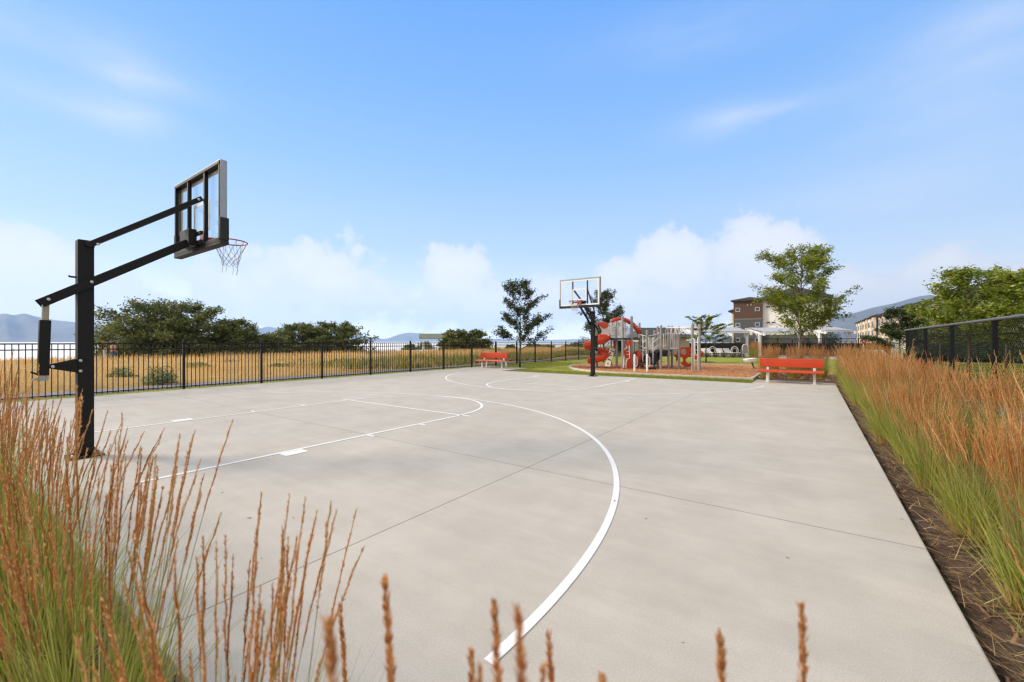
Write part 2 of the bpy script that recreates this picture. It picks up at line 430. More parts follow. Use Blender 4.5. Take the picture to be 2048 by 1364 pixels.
# ---------------------------------------------------------------- court slab
def court_mat():
    m, nt, b = new_mat('court_concrete'); c = coord(nt)
    big = X(nt, noise(nt, c, .22, 5, .6)); mid = X(nt, noise(nt, c, 1.7, 6, .65)); fine = X(nt, noise(nt, c, 130, 3, .7))
    mp = nt.nodes.new('ShaderNodeMapping'); mp.inputs['Scale'].default_value = (.5, 6, 1); mp.inputs['Rotation'].default_value = (0, 0, R(8)); nt.links.new(c, mp.inputs[0])
    trow = X(nt, noise(nt, mp.outputs[0], 1.3, 5, .6))
    f = big*.16 + mid*.24 + trow*.10 + fine*.42
    base = ramp(nt, f.k, [(.40, (.42, .385, .325)), (.52, (.53, .49, .42)), (.64, (.61, .57, .50))])
    st = X(nt, noise(nt, c, .9, 6, .7)).step(.60, .74) * .09          # damp stains
    base = mixc(nt, st.k, base, (.30, .28, .25))
    mp2 = nt.nodes.new('ShaderNodeMapping'); mp2.inputs['Scale'].default_value = (7, .6, 1); mp2.inputs['Rotation'].default_value = (0, 0, R(-21)); nt.links.new(c, mp2.inputs[0])
    scuff = X(nt, noise(nt, mp2.outputs[0], 1.9, 6, .75)).step(.66, .74) * X(nt, noise(nt, c, .7, 3)).step(.45, .6) * .20   # shoe and tyre scuffs
    base = mixc(nt, scuff.k, base, (.24, .225, .20))
    v = nt.nodes.new('ShaderNodeTexVoronoi'); v.inputs['Scale'].default_value = 42; nt.links.new(c, v.inputs[0])
    pit = X(nt, v.outputs['Distance']).step(.10, .05) * X(nt, noise(nt, c, 3, 2)).step(.5, .62) * .45
    base = mixc(nt, pit.k, base, (.74, .70, .64))
    s = nt.nodes.new('ShaderNodeSeparateXYZ'); nt.links.new(c, s.inputs[0])
    def line(ax, p, wd):
        return (X(nt, s.outputs[ax]) - p).op('ABSOLUTE').step(wd, wd * .55)
    j = None
    for ax, p, wd, k in ((0, -2.68, .007, 1), (1, 4.09, .007, 1), (0, -6.02, .005, .55), (0, -9.35, .005, .5), (0, -12.7, .005, .5), (1, 7.75, .004, .3), (1, 11.35, .004, .35), (1, 14.95, .004, .35)):
        q = line(ax, p, wd) * k; j = q if j is None else j.op('MAXIMUM', q)
    base = mixc(nt, (j * .68).k, base, (.10, .095, .085))
    nt.links.new(base, b.inputs['Base Color']); b.inputs['Roughness'].default_value = .82; b.inputs['Specular IOR Level'].default_value = .3
    h = fine * .25 + mid * .3 - j * 1.5
    bump(nt, b, h.k, .35, .006); return m
m_court = court_mat()
outline = [(.66, .68), (.66, 18.65), (-1.72, 18.65), (-1.72, 16.97), (-12.7, 17.0), (-12.9, 19.6), (-15.65, 19.6), (-15.65, .68)]
o = MB().prism(outline, (0, 0, -.07), (1, 0, 0), (0, 1, 0), .14).build('court', m_court, bevel=.012); tag(o, kind='structure')

def paint_mat():
    m, nt, b = new_mat('court_paint'); c = coord(nt)
    f = X(nt, noise(nt, c, 28, 5, .7)) * .7 + X(nt, noise(nt, c, 2.5, 4)) * .4
    nt.links.new(ramp(nt, f.k, [(.36, (.58, .55, .50)), (.46, (.76, .75, .72)), (.8, (.82, .82, .80))]), b.inputs['Base Color'])
    b.inputs['Roughness'].default_value = .7; bump(nt, b, noise(nt, c, 130, 3, .7), .3, .004); return m
m_paint = paint_mat()
mk = MB(); ZL = .004
def ln(x0, y0, x1, y1, wd=.064):
    a, b_ = Vector((x0, y0)), Vector((x1, y1)); n_ = (b_ - a).orthogonal().normalized() * wd / 2
    mk.add([(q.x, q.y, ZL) for q in (a - n_, b_ - n_, b_ + n_, a + n_)], [(0, 1, 2, 3)])
def arc(cx, cy_, r, a0, a1, wd=.064, n=72, ext0=None, ext1=None):
    P = []
    for i in range(n + 1):
        a = R(a0 + (a1 - a0) * i / n); P.append((cx + r * math.cos(a), cy_ + r * math.sin(a), math.cos(a), math.sin(a)))
    vs = []
    for x, y, c, s in P: vs += [(x - c*wd/2, y - s*wd/2, ZL), (x + c*wd/2, y + s*wd/2, ZL)]
    mk.add(vs, [(2*i, 2*i+2, 2*i+3, 2*i+1) for i in range(n)])
CXR = -7.52
# near key
for sx in (-1, 1):
    x = CXR + sx * 1.87; ln(x, 1.35, x, 6.24)
    e = x + sx * .025
    ln(e + sx*.1, 2.72, e + sx*.1, 3.02, .2)
    for y in (4.07, 5.13): ln(e, y, e + sx*.15, y)
ln(CXR - 1.87 - .26, 6.24, CXR + 1.87 + .26, 6.24)
ZL = .0045; arc(CXR, 6.265, 1.84, 0, 180)
ZL = .004; arc(CXR, 1.82, 6.335, -2.9, 182.6, .058, 120)
# far key
for sx in (-1, 1):
    x = CXR + sx * 1.87; ln(x, 16.35, x, 12.35)
    e = x + sx * .025; ln(e + sx*.1, 15.0, e + sx*.1, 15.3, .2)
    for y in (13.95, 12.95): ln(e, y, e + sx*.15, y)
ln(CXR - 1.87, 12.35, CXR + 1.87, 12.35)
ZL = .0045; arc(CXR, 12.325, 1.84, 180, 360)
ZL = .004; arc(CXR, 16.7, 6.25, 180 - 1, 360 - 5, .055, 120)
o = mk.build('court_markings', m_paint); tag(o, kind='structure')

# ---------------------------------------------------------------- beds, lawn, gravel, wood chips
m_mulch = mat('mulch', (.095, .055, .032), .95, 0, .5, 14, 1.0, 60)
sheet('planting_bed', [(-16, -4), (2.0, -4), (2.0, 24), (-1.9, 24), (-1.9, 18.9), (.7, 18.9), (.7, .6), (-15.6, .6)], m_mulch, -.055)
m_grav = mat('gravel', (.40, .36, .32), .95, 0, .4, 45, 1.0, 70)
sheet('gravel_strip', [(2.0, -6), (3.7, -6), (3.7, 24), (2.0, 24)], m_grav, -.05)
sheet('dog_lawn', [(3.7, -10), (15.9, -10), (15.9, 120), (3.7, 42.1)], m_lawn, -.05)
sheet('lawn', [(-15.9, 16.9), (3.7, 16.9), (3.7, 46), (-16.2, 46)], m_lawn, -.06)
sheet('pool_deck', [(-3, 46), (30, 42.5), (34, 75), (-6, 75)], mat('pool_paving', (.45, .43, .40), .9), -.05)
chip_out = []
for i in range(25):
    a = R(90 + 180 * i / 24); chip_out.append((-6.8 + 5.4 * math.cos(a), 24.6 + 5.45 * math.sin(a)))
chip_out += [(-1.9, 19.15), (-1.9, 30.05)]
def inset(P, d):
    c = Vector((-6.5, 24.6)); out = []
    for x, y in P:
        v = Vector((x, y)) - c; out.append((c.x + v.x * (1 - d / max(3, abs(v.x))), c.y + v.y * (1 - d / 5.45)))
    return out
m_curb = mat('curb_concrete', (.52, .50, .46), .85, 0, .12, 6, .2)
ci = inset(chip_out, .11); k = len(chip_out); cb = MB()
vs = [(x, y, .02) for x, y in chip_out] + [(x, y, .02) for x, y in ci] + [(x, y, -.12) for x, y in chip_out] + [(x, y, -.12) for x, y in ci]
fs = []
for i in range(k):
    j = (i + 1) % k; fs += [(i, j, k+j, k+i), (2*k+i, 2*k+j, j, i), (k+i, k+j, 3*k+j, 3*k+i)]
o = cb.add(vs, fs).build('playground_kerb', m_curb); tag(o, kind='structure')
def chip_mat():
    m, nt, b = new_mat('wood_chips'); c = coord(nt)
    f = X(nt, noise(nt, c, 14, 4, .7)) * .6 + X(nt, noise(nt, c, .6, 3)) * .45
    nt.links.new(ramp(nt, f.k, [(.3, (.32, .13, .055)), (.5, (.50, .215, .09)), (.75, (.60, .33, .16))]), b.inputs['Base Color'])
    b.inputs['Roughness'].default_value = .95; b.inputs['Specular IOR Level'].default_value = .15
    bump(nt, b, noise(nt, c, 28, 4, .7), 1.0, .04); return m
sheet('play_surface', ci, chip_mat(), 0.0)
N = 15000
x = rng.uniform(-12, 2, N); y = rng.uniform(19.4, 29.8, N)
ok = ((x > -6.8) | (((x + 6.8)/5.15)**2 + ((y - 24.6)/5.2)**2 < 1)); x, y = x[ok], y[ok]; N = len(x)
V, Fq, _ = strips(np.stack([x, y, rng.uniform(.003, .03, N)], -1), rng.uniform(0, 6.28, N), rng.uniform(1.1, 1.6, N), rng.uniform(-.1, .1, N), rng.uniform(.04, .10, N), rng.uniform(.015, .03, N), 1, 1, tip=.9)
o = np_build('wood_chips', V, Fq, leaf_mat('loose_chip', [(.2, (.34, .13, .055)), (.5, (.55, .27, .12)), (.8, (.68, .44, .24))], 0.0, .9))
tag(o, 'loose red-brown wood chips covering the playground floor', 'wood chips', None, 'stuff')
# mulch shreds and fallen blades on the beds beside the court
N = 16000; x = np.where(rng.random(N) < .75, rng.uniform(.68, 1.9, N), rng.uniform(-7, .6, N)); y = np.where(x > .66, rng.uniform(-.5, 18.5, N) , rng.uniform(-.6, .64, N))
V1, F1, _ = strips(np.stack([x, y, rng.uniform(-.053, -.02, N)], -1), rng.uniform(0, 6.28, N), rng.uniform(1.25, 1.6, N), rng.uniform(-.1, .1, N), rng.uniform(.03, .11, N), rng.uniform(.006, .02, N), 1, 1, tip=.8)
o = np_build('mulch_shreds', V1, F1, leaf_mat('shredded_bark', [(.2, (.035, .02, .012)), (.55, (.11, .062, .034)), (.85, (.26, .15, .075))], 0, .95))
tag(o, 'dark shredded bark mulch lying in the beds beside the court', 'mulch', None, 'stuff')
N = 2600; x = np.where(rng.random(N) < .7, .68 + np.abs(rng.normal(.14, .2, N)), rng.uniform(-6.5, .55, N)); y = np.where(x > .66, rng.uniform(.2, 18.5, N), rng.uniform(-.3, .62, N))
V1, F1, _ = strips(np.stack([x, y, rng.uniform(-.045, .0, N)], -1), rng.uniform(0, 6.28, N), rng.uniform(1.2, 1.5, N), rng.uniform(-.1, .5, N), rng.uniform(.08, .34, N), rng.uniform(.0025, .006, N), 4, 1.6)
o = np_build('straw_litter', V1, F1, leaf_mat('fallen_straw', [(.2, (.30, .17, .06)), (.55, (.50, .33, .14)), (.85, (.66, .52, .27))], .2, .8))
tag(o, 'dry fallen grass blades lying on the mulch along the court edge', 'straw', None, 'stuff')
# short grass blades along the kerbs and the court end so the lawn has an edge
N = 26000; u = rng.random(N)
x = np.where(u < .6, rng.uniform(-12.8, -1.6, N), rng.uniform(-16.1, -12.6, N)); y = np.where(u < .6, 17.0 + 2.1 * rng.random(N)**1.4, rng.uniform(19.6, 27, N))
y = np.where(u > .93, rng.uniform(-2, 19.6, N), y); x = np.where(u > .93, rng.uniform(-16.5, -15.66, N), x)
V, Fq, _ = strips(np.stack([x, y, np.full(N, -.06)], -1), rng.uniform(0, 6.28, N), rng.uniform(0, .6, N), rng.uniform(.2, .9, N), rng.uniform(.05, .10, N), rng.uniform(.006, .014, N), 2, 1.2)
m_blade = leaf_mat('lawn_blade', [(.2, (.14, .18, .02)), (.5, (.24, .27, .035)), (.85, (.40, .38, .09))], .35, .7)
o = np_build('lawn_grass', V, Fq, m_blade); tag(o, 'short mown green grass along the far end of the court', 'grass', None, 'stuff')
# litter on the slab
N = 60; x = rng.uniform(-13, .5, N); y = rng.uniform(1.0, 15, N)
V, Fq, _ = strips(np.stack([x, y, np.full(N, .004)], -1), rng.uniform(0, 6.28, N), rng.uniform(1.35, 1.55, N), rng.uniform(-.5, .1, N), rng.uniform(.012, .045, N), rng.uniform(.008, .022, N), 2, 2, tip=.3)
o = np_build('fallen_leaves', V, Fq, leaf_mat('dead_leaf', [(.3, (.05, .04, .025)), (.8, (.16, .10, .05))], 0, .8))
tag(o, 'scattered dry leaf bits lying on the pale concrete court', 'leaves', None, 'stuff')
# ---------------------------------------------------------------- materials of made things
m_black = mat('black_powder_coat', (.008, .0072, .0065), .55, 0, .2, 3, .15, 160, .25)
m_alu = mat('brushed_aluminium', (.34, .35, .36), .42, .7, .08, 20)
m_zinc = mat('zinc_bolt', (.55, .55, .55), .35, .8)
m_rod = mat('steel_rod', (.34, .29, .22), .35, .8)
m_rim = mat('rim_red', (.42, .05, .03), .45, 0, .25, 14)
m_net = mat('net_cord', (.40, .38, .35), .9)
m_rubber = mat('edge_rubber', (.016, .0155, .015), .75)
m_red = mat('red_coating', (.50, .048, .008), .45, 0, .09, 2.5, .08, 120)
m_white = mat('white_paint', (.76, .75, .73), .5, 0, .06, 3)
m_post_white = mat('bench_white', (.70, .68, .66), .5, 0, .08, 6)
def glass_mat(name, tint=(.97, .985, .985), refl=.12):
    m, nt, b = new_mat(name); out = nt.nodes['Material Output']
    t = nt.nodes.new('ShaderNodeBsdfTransparent'); t.inputs[0].default_value = (*tint, 1)
    g = nt.nodes.new('ShaderNodeBsdfGlossy'); g.inputs['Roughness'].default_value = .03
    lw = nt.nodes.new('ShaderNodeLayerWeight'); lw.inputs[0].default_value = .5
    fr = X(nt, lw.outputs['Facing']).op('POWER', 5.0) * .45 + .03
    mx = nt.nodes.new('ShaderNodeMixShader'); nt.links.new(fr.k, mx.inputs[0])
    nt.links.new(t.outputs[0], mx.inputs[1]); nt.links.new(g.outputs[0], mx.inputs[2]); nt.links.new(mx.outputs[0], out.inputs[0])
    return m
m_acrylic = glass_mat('acrylic')

def make_hoop():
    t = thing('basketball_hoop', None, 'basketball hoop')
    mb = MB(); mb.box((0, 0, .012), (.32, .32, .024)); mb.build('base_plate', m_black, t, bevel=.004)
    for x, y in ((-.125,-.125),(.125,-.125),(-.125,.125),(.125,.125)):
        MB().lathe([(.018,.024),(.018,.055),(.008,.06)], (x, y, 0), 8).build('anchor_bolt', m_zinc, t)
    for a in range(4):
        e = Vector((math.cos(a*math.pi/2), math.sin(a*math.pi/2), 0))
        MB().prism([(.0755, .024), (.13, .024), (.10, .08), (.0755, .13)], (0,0,0), e, (0,0,1), .012).build('gusset', m_black, t)
    MB().box((0, 0, 1.378), (.15, .15, 2.704)).build('pole', m_black, t, bevel=.008)
    # lower arm: two side plates that run past the pole to the lifter
    la, lb = Vector((0, -.385, 1.905)), Vector((0, 1.06, 2.895))
    for s in (-1, 1):
        MB().bar(la + Vector((s*.092, 0, 0)), lb + Vector((s*.092, 0, 0)), .03, .105).build('lower_arm', m_black, t, bevel=.004)
        MB().bar((s*.095, 0, 2.655), (s*.30, 1.165, 3.53), .04, .065).build('upper_arm', m_black, t, bevel=.004)
    mb = MB(); mb.box((0, 1.09, 2.97), (.36, .10, .24)); mb.box((0, 1.15, 3.03), (.66, .04, .05)); mb.box((0, 1.15, 2.90), (.66, .04, .05))
    mb.build('mounting_bracket', m_black, t, bevel=.006)
    # backboard
    W, z0, z1, yb, yf = .875, 2.835, 3.955, 1.175, 1.262
    mb = MB(); mb.box((0, yf - .012, (z0+z1)/2), (2*W - .06, .012, z1 - z0 - .06)); bd = mb.build('backboard', m_acrylic, t)
    mb = MB()
    for x in (-.32, .32): mb.box((x, 1.205, (z0+z1)/2), (.045, .05, z1 - z0 - .07))
    mb.box((0, 1.200, z1 - .025), (2*W - .03, .055, .045)); mb.box((0, 1.200, z0 + .03), (2*W - .03, .055, .055))
    for s in (-1, 1): mb.box((s*(W - .025), 1.200, (z0+z1)/2), (.042, .045, z1 - z0 - .11))
    mb.build('back_frame', m_black, bd, bevel=.004)
    mb = MB()
    for s in (-1, 1): mb.box((s*(W + .003), 1.222, (z0+z1)/2), (.012, .075, z1 - z0))
    mb.box((0, 1.222, z1 + .003), (2*W + .018, .085, .012))
    mb.box((0, yf, z1 - .0225), (2*W, .016, .045))
    for s in (-1, 1): mb.box((s*(W - .0225), yf, (z0+z1)/2), (.045, .016, z1 - z0 - .0905))
    mb.build('edge_trim', m_alu, bd, bevel=.003)
    mb = MB(); ys = yf - .002; e = .0085
    def fr(x0, x1, za, zb, wd):
        mb.box(((x0+x1)/2, ys, zb - wd/2), (x1-x0, e, wd)); mb.box(((x0+x1)/2, ys, za + wd/2), (x1-x0, e, wd))
        for x in (x0 + wd/2, x1 - wd/2): mb.box((x, ys, (za+zb)/2), (wd, e, zb-za-2*wd - .001))
    fr(-W + .047, W - .047, z0 + .06, z1 - .047, .05); fr(-.305, .305, 3.10, 3.55, .045)
    mb.build('target_lines', m_white, bd)
    mb = MB(); mb.box((0, 1.232, z0 - .012), (2*W + .05, .112, .055))
    for s in (-1, 1): mb.box((s*(W + .006), 1.232, z0 + .175), (.04, .112, .318))
    mb.build('edge_padding', m_rubber, bd, bevel=.012)
    # rim and net
    rc, rr = Vector((0, 1.262 + .15 + .229, 3.03)), .236
    mb = MB(); mb.tube([rc + Vector((rr*math.cos(q), rr*math.sin(q), 0)) for q in np.linspace(0, 2*math.pi, 37)[:-1]], .010, 8, closed=True)
    rim = mb.build('rim', m_rim, t, smooth=True)
    mb = MB(); mb.box((0, 1.280, 3.0), (.20, .025, .16)); mb.box((0, 1.36, 3.022), (.15, .15, .014))
    for s in (-1, 1): mb.bar((s*.09, 1.292, 3.005), (s*.19, 1.52, 3.02), .014, .03)
    mb.build('rim_bracket', m_rim, rim, bevel=.003)
    mb = MB(); n = 12; lv = [(0, .235), (.18, .160), (.24, .136), (.29, .120), (.335, .110), (.375, .105)]; r_ = random.Random(4)
    J = {}
    for i, (d, rad) in enumerate(lv):
        for k in range(n):
            q = 2*math.pi*(k + .5*(i % 2))/n
            J[i, k] = rc + Vector((rad*math.cos(q), rad*math.sin(q), -d)) + Vector((r_.gauss(0, .008), r_.gauss(0, .008), r_.gauss(0, .008))) * (i > 0)
    for i in range(len(lv) - 1):
        for k in range(n):
            o1, o2 = ((k, (k-1) % n) if i % 2 == 0 else (k, (k+1) % n))
            for q in (o1, o2):
                a, b = J[i, k], J[i+1, q]; mid = (a+b)/2 + Vector((0, 0, -.006)) ; mb.tube([a, mid, b], .0028, 5)
    for k in (1, 3, 4, 8, 10):
        a = J[5, k]; mb.tube([a, a + Vector((.005, .004, -.05)), a + Vector((-.01, .0, -.10)), a + Vector((.012, -.01, -.13))], .0028, 5)
    mb.build('net', m_net, rim)
    # height lifter behind the pole
    la2 = Vector((0, -.335, 1.925)); lc = Vector((0, -.36, .98)); d = (lc - la2).normalized()
    lf = MB().bar(la2 + d*.215, la2 + d*.88, .095, .095, up=(0,1,0)).build('lifter', m_black, t, bevel=.008)
    MB().bar(la2, la2 + d*.25, .058, .058, up=(0,1,0)).build('lifter_rod', m_rod, lf, bevel=.004)
    mb = MB(); mb.box(la2 + d*.915, (.085, .085, .055)); mb.tube([la2 + d*.92 + Vector((0,-.04,0)), la2 + d*.925 + Vector((0,-.085,0))], .012, 8)
    mb.build('crank_box', m_alu, lf, bevel=.004)
    MB().bar(la2 + d*.86 + Vector((0,-.05,0)), la2 + d*.845 + Vector((0,-.10,.012)), .03, .02).build('crank_socket', m_black, lf)
    for s in (-1, 1): MB().prism([(-.0755, 1.065), (-.0755, 1.235), (-.30, 1.175), (-.335, 1.15), (-.30, 1.125)], (s*.062, 0, 0), (0,1,0), (0,0,1), .012).build('lifter_bracket', m_black, t)
    mb = MB(); mb.tube([(-.02, -.074, 2.26), (-.02, -.13, 2.262), (-.02, -.14, 2.275)], .012, 8); mb.build('lock_pin', m_black, t)
    for y, z in ((.045, 2.205), (-.325, 1.955), (.10, 2.69), (1.12, 3.50), (-.05, 1.215), (-.05, 1.085), (-.285, 1.15)):
        w_ = .112 if z in (2.205, 1.955) else .125 if z == 2.69 else .32 if z == 3.50 else .074
        for s in (-1, 1):
            MB().ball((s*w_, y, z), (.012, .019, .019), 10, 6).build('bolt', m_zinc, t, smooth=True)
    return t
hoop = make_hoop(); hoop.location = (-7.52, 1.25, 0)
tag(hoop, 'black adjustable basketball hoop nearest the camera, seen from behind, its pole among the tall grasses', None, 'basketball hoops at the two ends of the court')
h2 = copy_tree(hoop); h2.location = (-7.52, 16.5, 0); h2.rotation_euler = (0, 0, math.pi)
h2['label'] = 'distant basketball hoop facing the camera, standing in front of the orange playground'

# ---------------------------------------------------------------- benches
def make_bench():
    t = thing('park_bench', None, 'bench', group='red park benches')
    L = .95
    for s in (-1, 1):
        mb = MB(); prof = [(.09, .435), (.12, .452), (.42, .452), (.475, .435), (.488, .40), (.48, .372), (.468, .372), (.472, .40), (.46, .423), (.42, .436), (.12, .436)]
        P = [(s*x, z) for x, z in prof]
        mb.prism(P, (0, 0, 0), (0, 1, 0), (0, 0, 1), 2*L).build('seat', m_red, t, bevel=.004)
    prof = [(-.03, .55), (-.012, .542), (.012, .542), (.03, .55), (.034, .70), (.03, .835), (.012, .845), (-.012, .845), (-.03, .835), (-.034, .70)]
    MB().prism(prof, (0, 0, 0), (0, 1, 0), (0, 0, 1), 2*L - .02).build('backrest', m_red, t, bevel=.005)
    for x in (-.69, .69):
        for s in (-1, 1): MB().box((x, s*.036, .70), (.022, .006, .28)).build('backrest_strap', m_red, t)
    for x in (-.69, .69):
        for s in (-1, 1):
            mb = MB(); mb.box((x, s*.20, .205), (.075, .05, .41)); mb.box((x, s*.20, .006), (.16, .13, .012))
            mb.build('leg', m_post_white, t, bevel=.004)
        mb = MB(); mb.box((x, 0, .395), (.05, .86, .045)); mb.box((x, 0, .50), (.075, .04, .16)); mb.build('support', m_post_white, t, bevel=.004)
    return t
bench = make_bench(); bench.location = (-.62, 17.9, 0)
tag(bench, 'big red bench with white legs on the concrete pad, in front of the ornamental grasses')
b2 = copy_tree(bench); b2.location = (*gnd(988, 735.5).xy, 0); b2['label'] = 'small distant red bench standing against the black fence beside the young dark tree'
b3 = copy_tree(bench); p = at(1822, 15.6); b3.location = (p.x, p.y, -.05); b3.rotation_euler = (0, 0, R(-62)); b3['label'] = 'red bench half hidden behind the chain link fence and the grasses'

# ---------------------------------------------------------------- black picket fence along the meadow
FX, FS, F0 = -16.02, 2.287, 2.585
fence = thing('metal_fence', 'long black metal picket fence between the court and the dry meadow', 'fence', (FX, 0, 0))
def fence_bay():
    mb = MB()
    mb.box((0, FS/2, 1.425), (.034, FS - .064, .034)); mb.box((0, FS/2, 1.275), (.028, FS - .064, .028)); mb.box((0, FS/2, .085), (.028, FS - .064, .028))
    n = 20
    for i in range(n):
        y = .032 + (FS - .064) * (i + .5) / n
        mb.box((0, y, .725), (.018, .018, 1.37))
    return mb.build('fence_panel', m_black, fence)
fp = fence_bay(); fpost = MB().box((0, 0, .735), (.062, .062, 1.55)).lathe([(.03, 1.51), (.036, 1.515), (.02, 1.53)], n=8).build('post', m_black, fence, bevel=.004)
y0 = F0 - 4*FS
for k in range(27):
    q = fp if k == 0 else copy_tree(fp, fence); q.location = (0, y0 + k*FS, -.03)
    q = fpost if k == 0 else copy_tree(fpost, fence); q.location = (0, y0 + k*FS, -.03)

# ---------------------------------------------------------------- chain link fence on the right
CX_, CS, CE, CHH = 2.38, 2.55, 17.75, 1.86
clf = thing('chain_link_fence', 'black chain link fence with round posts and a top rail behind the grasses', 'fence', (CX_, CE, -.05))
m_clblack = mat('black_vinyl', (.006, .0065, .007), .7, 0, .15, 4, spec=.15)
nb = 6
mb = MB(); mb.tube([(0, .0, CHH), (0, -nb*CS, CHH)], .024, 10); mb.build('top_rail', mat('rail_grey', (.10, .11, .125), .3, .2), clf, smooth='auto')
MB().tube([(0, 0, .08), (0, -nb*CS, .08)], .018, 8).build('bottom_rail', m_clblack, clf)
MB().tube([(.03, 0, 1.62), (.03, -nb*CS, 1.62)], .008, 6).build('tension_wire', m_clblack, clf)
post = None
for k in range(nb + 1):
    r = .042 if k in (0,) else .036
    mb = MB(); mb.tube([(0.03, 0, -.1), (0.03, 0, CHH - .03)], r, 12); mb.ball((0.03, 0, CHH - .02), (r*1.15, r*1.15, .035), 12, 6)
    q = mb.build('post', m_clblack, clf, smooth='auto'); q.location = (0, -k*CS, 0)
mesh0 = None
for k in range(nb):
    if mesh0 is None:
        mb = MB(); H = CHH - .12; cell = .066; n = int(CS/cell) 
        for i in range(-int(H/cell), n):
            for dr in (1, -1):
                a0 = i*cell; pts = []
                z0, z1, ya, yb = .1, .1 + H, a0, a0 + H
                if ya < 0: z0 += -ya; ya = 0
                if yb > CS: z1 -= yb - CS; yb = CS
                if z1 - z0 < .02: continue
                if dr == 1: mb.tube([(0.004, -ya, z0), (0.004, -yb, z1)], .0027, 3)
                else: mb.tube([(-.004, -ya, .2 + H - z0), (-.004, -yb, .2 + H - z1)], .0027, 3)
        mesh0 = mb.build('wire_mesh', m_clblack, clf)
        q = mesh0
    else: q = copy_tree(mesh0, clf)
    q.location = (0, -k*CS, 0)
# ---------------------------------------------------------------- playground
m_grey = mat('post_grey', (.28, .275, .27), .45, .1, .12, 3)
m_deck = mat('deck_rubber', (.035, .035, .038), .7)
m_navy = mat('navy_vinyl', (.018, .025, .045), .55, 0, .2, 4)
m_pred = mat('play_red', (.54, .046, .009), .34, 0, .12, 2)
m_pwhite = mat('play_white', (.80, .80, .78), .45, 0, .05, 3)
m_cream = mat('play_cream', (.80, .74, .60), .5, 0, .06, 3)
m_hold = mat('climbing_hold', (.09, .075, .07), .7)
C0 = at(1290, 23.3)
pg = thing('playground_structure', 'red, grey and white playground with spiral slide, climbers and stairs on the wood chips', 'playground', C0)
L_ = loc_of(pg)
def Q(px, py, Y): return L_(pt(px, py, Y))
# posts: px, top py, base py
for px, tp, bs in ((1233.5,638,736),(1245.3,633,737.8),(1263,634,736.2),(1279,646.5,732),(1294,662,739.3),(1309,662,735),(1322,651.8,738.6),(1315.5,653.5,734),
                   (1337,652.8,737.8),(1344,652.8,735),(1358,654,738.6),(1385,649.5,743.5),(1399,650,741.6),(1222,640,731),(1250,640,729)):
    Y = EYE * FPX / (bs - HPY); a, b = Q(px, tp, Y), L_(at(px, Y, -.05))
    r = .062 if px not in (1263,) else .075
    o = MB().tube([b, a], r, 12).ball(a, (r*1.06, r*1.06, r*.7), 12, 6).build('post', m_grey, pg, smooth='auto')
def deck(pts, z, th=.10):
    return MB().prism([(L_(at(px, Y)).x, L_(at(px, Y)).y) for px, Y in pts], (0, 0, z - th/2), (1,0,0), (0,1,0), th).build('deck', m_deck, pg, bevel=.01)
deck([(1209, 24.1), (1245.5, 22.5), (1263.5, 23.3), (1280, 25.0), (1248, 26.6), (1221, 25.4)], 1.66)
deck([(1311, 23.6), (1322, 22.4), (1338, 22.6), (1344, 23.6), (1325, 24.8)], 1.00)
# deck skirt of the lower platform
for a, b in (((1312, 23.5), (1322, 22.5)), ((1322, 22.5), (1338, 22.7))):
    A, B = L_(at(*a)), L_(at(*b)); mb = MB(); mb.bar(A + Vector((0,0,.80)), B + Vector((0,0,.80)), .03, .28); mb.build('deck_skirt', m_navy, pg)
# spiral slide
def helix():
    c = L_(at(1194, 23.7)); R0 = .47; W2 = .26; n = 72; rows = []
    prof = [(-W2, .30), (-W2*.98, .12), (-W2*.8, .03), (0, 0), (W2*.8, .03), (W2*.98, .14), (W2, .36)]
    for i in range(n + 1):
        s = i / n; th = R(30 - 500 * min(1, s / .90)); e = RGT * math.cos(th) + FWD * math.sin(th)
        z = 1.62 - 1.36 * min(1, s / .92) ** .97
        off = Vector((0,0,0))
        if s > .90: off = -RGT * (s - .90) * 4.2 + FWD * (s - .9) * -.6
        row = []
        for x, h in prof: row.append(c + e * (R0 + x) + off + Vector((0, 0, z + h)))
        rows.append(row)
    k = len(prof); vs = [p for r in rows for p in r]
    fs = [(i*k+j, (i+1)*k+j, (i+1)*k+j+1, i*k+j+1) for i in range(n) for j in range(k-1)]
    sl = MB().add(vs, fs).build('spiral_slide', m_pred, pg, smooth=True, solid=.035)
    d = sl.modifiers.new('round', 'SUBSURF'); d.levels = d.render_levels = 1
    MB().tube([c + Vector((0,0,-.05)), c + Vector((0,0,2.45))], .05, 10).build('slide_pole', m_grey, sl)
    return sl
sl = helix()
# rounded hood over the slide entry and the pale panel behind it
def face(poly_px, Y, th, name, m, parent=pg, holes=(), bevel=.01, yaw=0.0):
    """flat panel whose outline was measured as pixels at depth Y, stood up as a slab of thickness th, optionally turned about its middle"""
    mx_ = sum(p[0] for p in poly_px) / len(poly_px); o = L_(at(mx_, Y)); k = Y / FPX
    ex = (Matrix.Rotation(yaw, 3, 'Z') @ RGT); s_ = 1 / max(.3, math.cos(yaw))
    f = lambda P: [((x - mx_) * k * s_, zat(y, Y)) for x, y in P]
    mb = MB()
    if holes: mb.holed(f(poly_px), [f(h) for h in holes], o, ex, (0,0,1), th)
    else: mb.prism(f(poly_px), o, ex, (0,0,1), th)
    return mb.build(name, m, parent, bevel=bevel)
def ell(x, y, rx, ry, n=18): return [(x + rx*math.cos(2*math.pi*i/n), y + ry*math.sin(2*math.pi*i/n)) for i in range(n)]
hp = [(1194,645),(1199,643.8),(1211,644),(1215.5,647),(1216.5,650.5),(1214.5,655),(1210,657.5),(1206,656),(1200,651.5),(1194,647.5)]
face(hp, 23.3, .22, 'slide_hood', m_pred, bevel=.05)
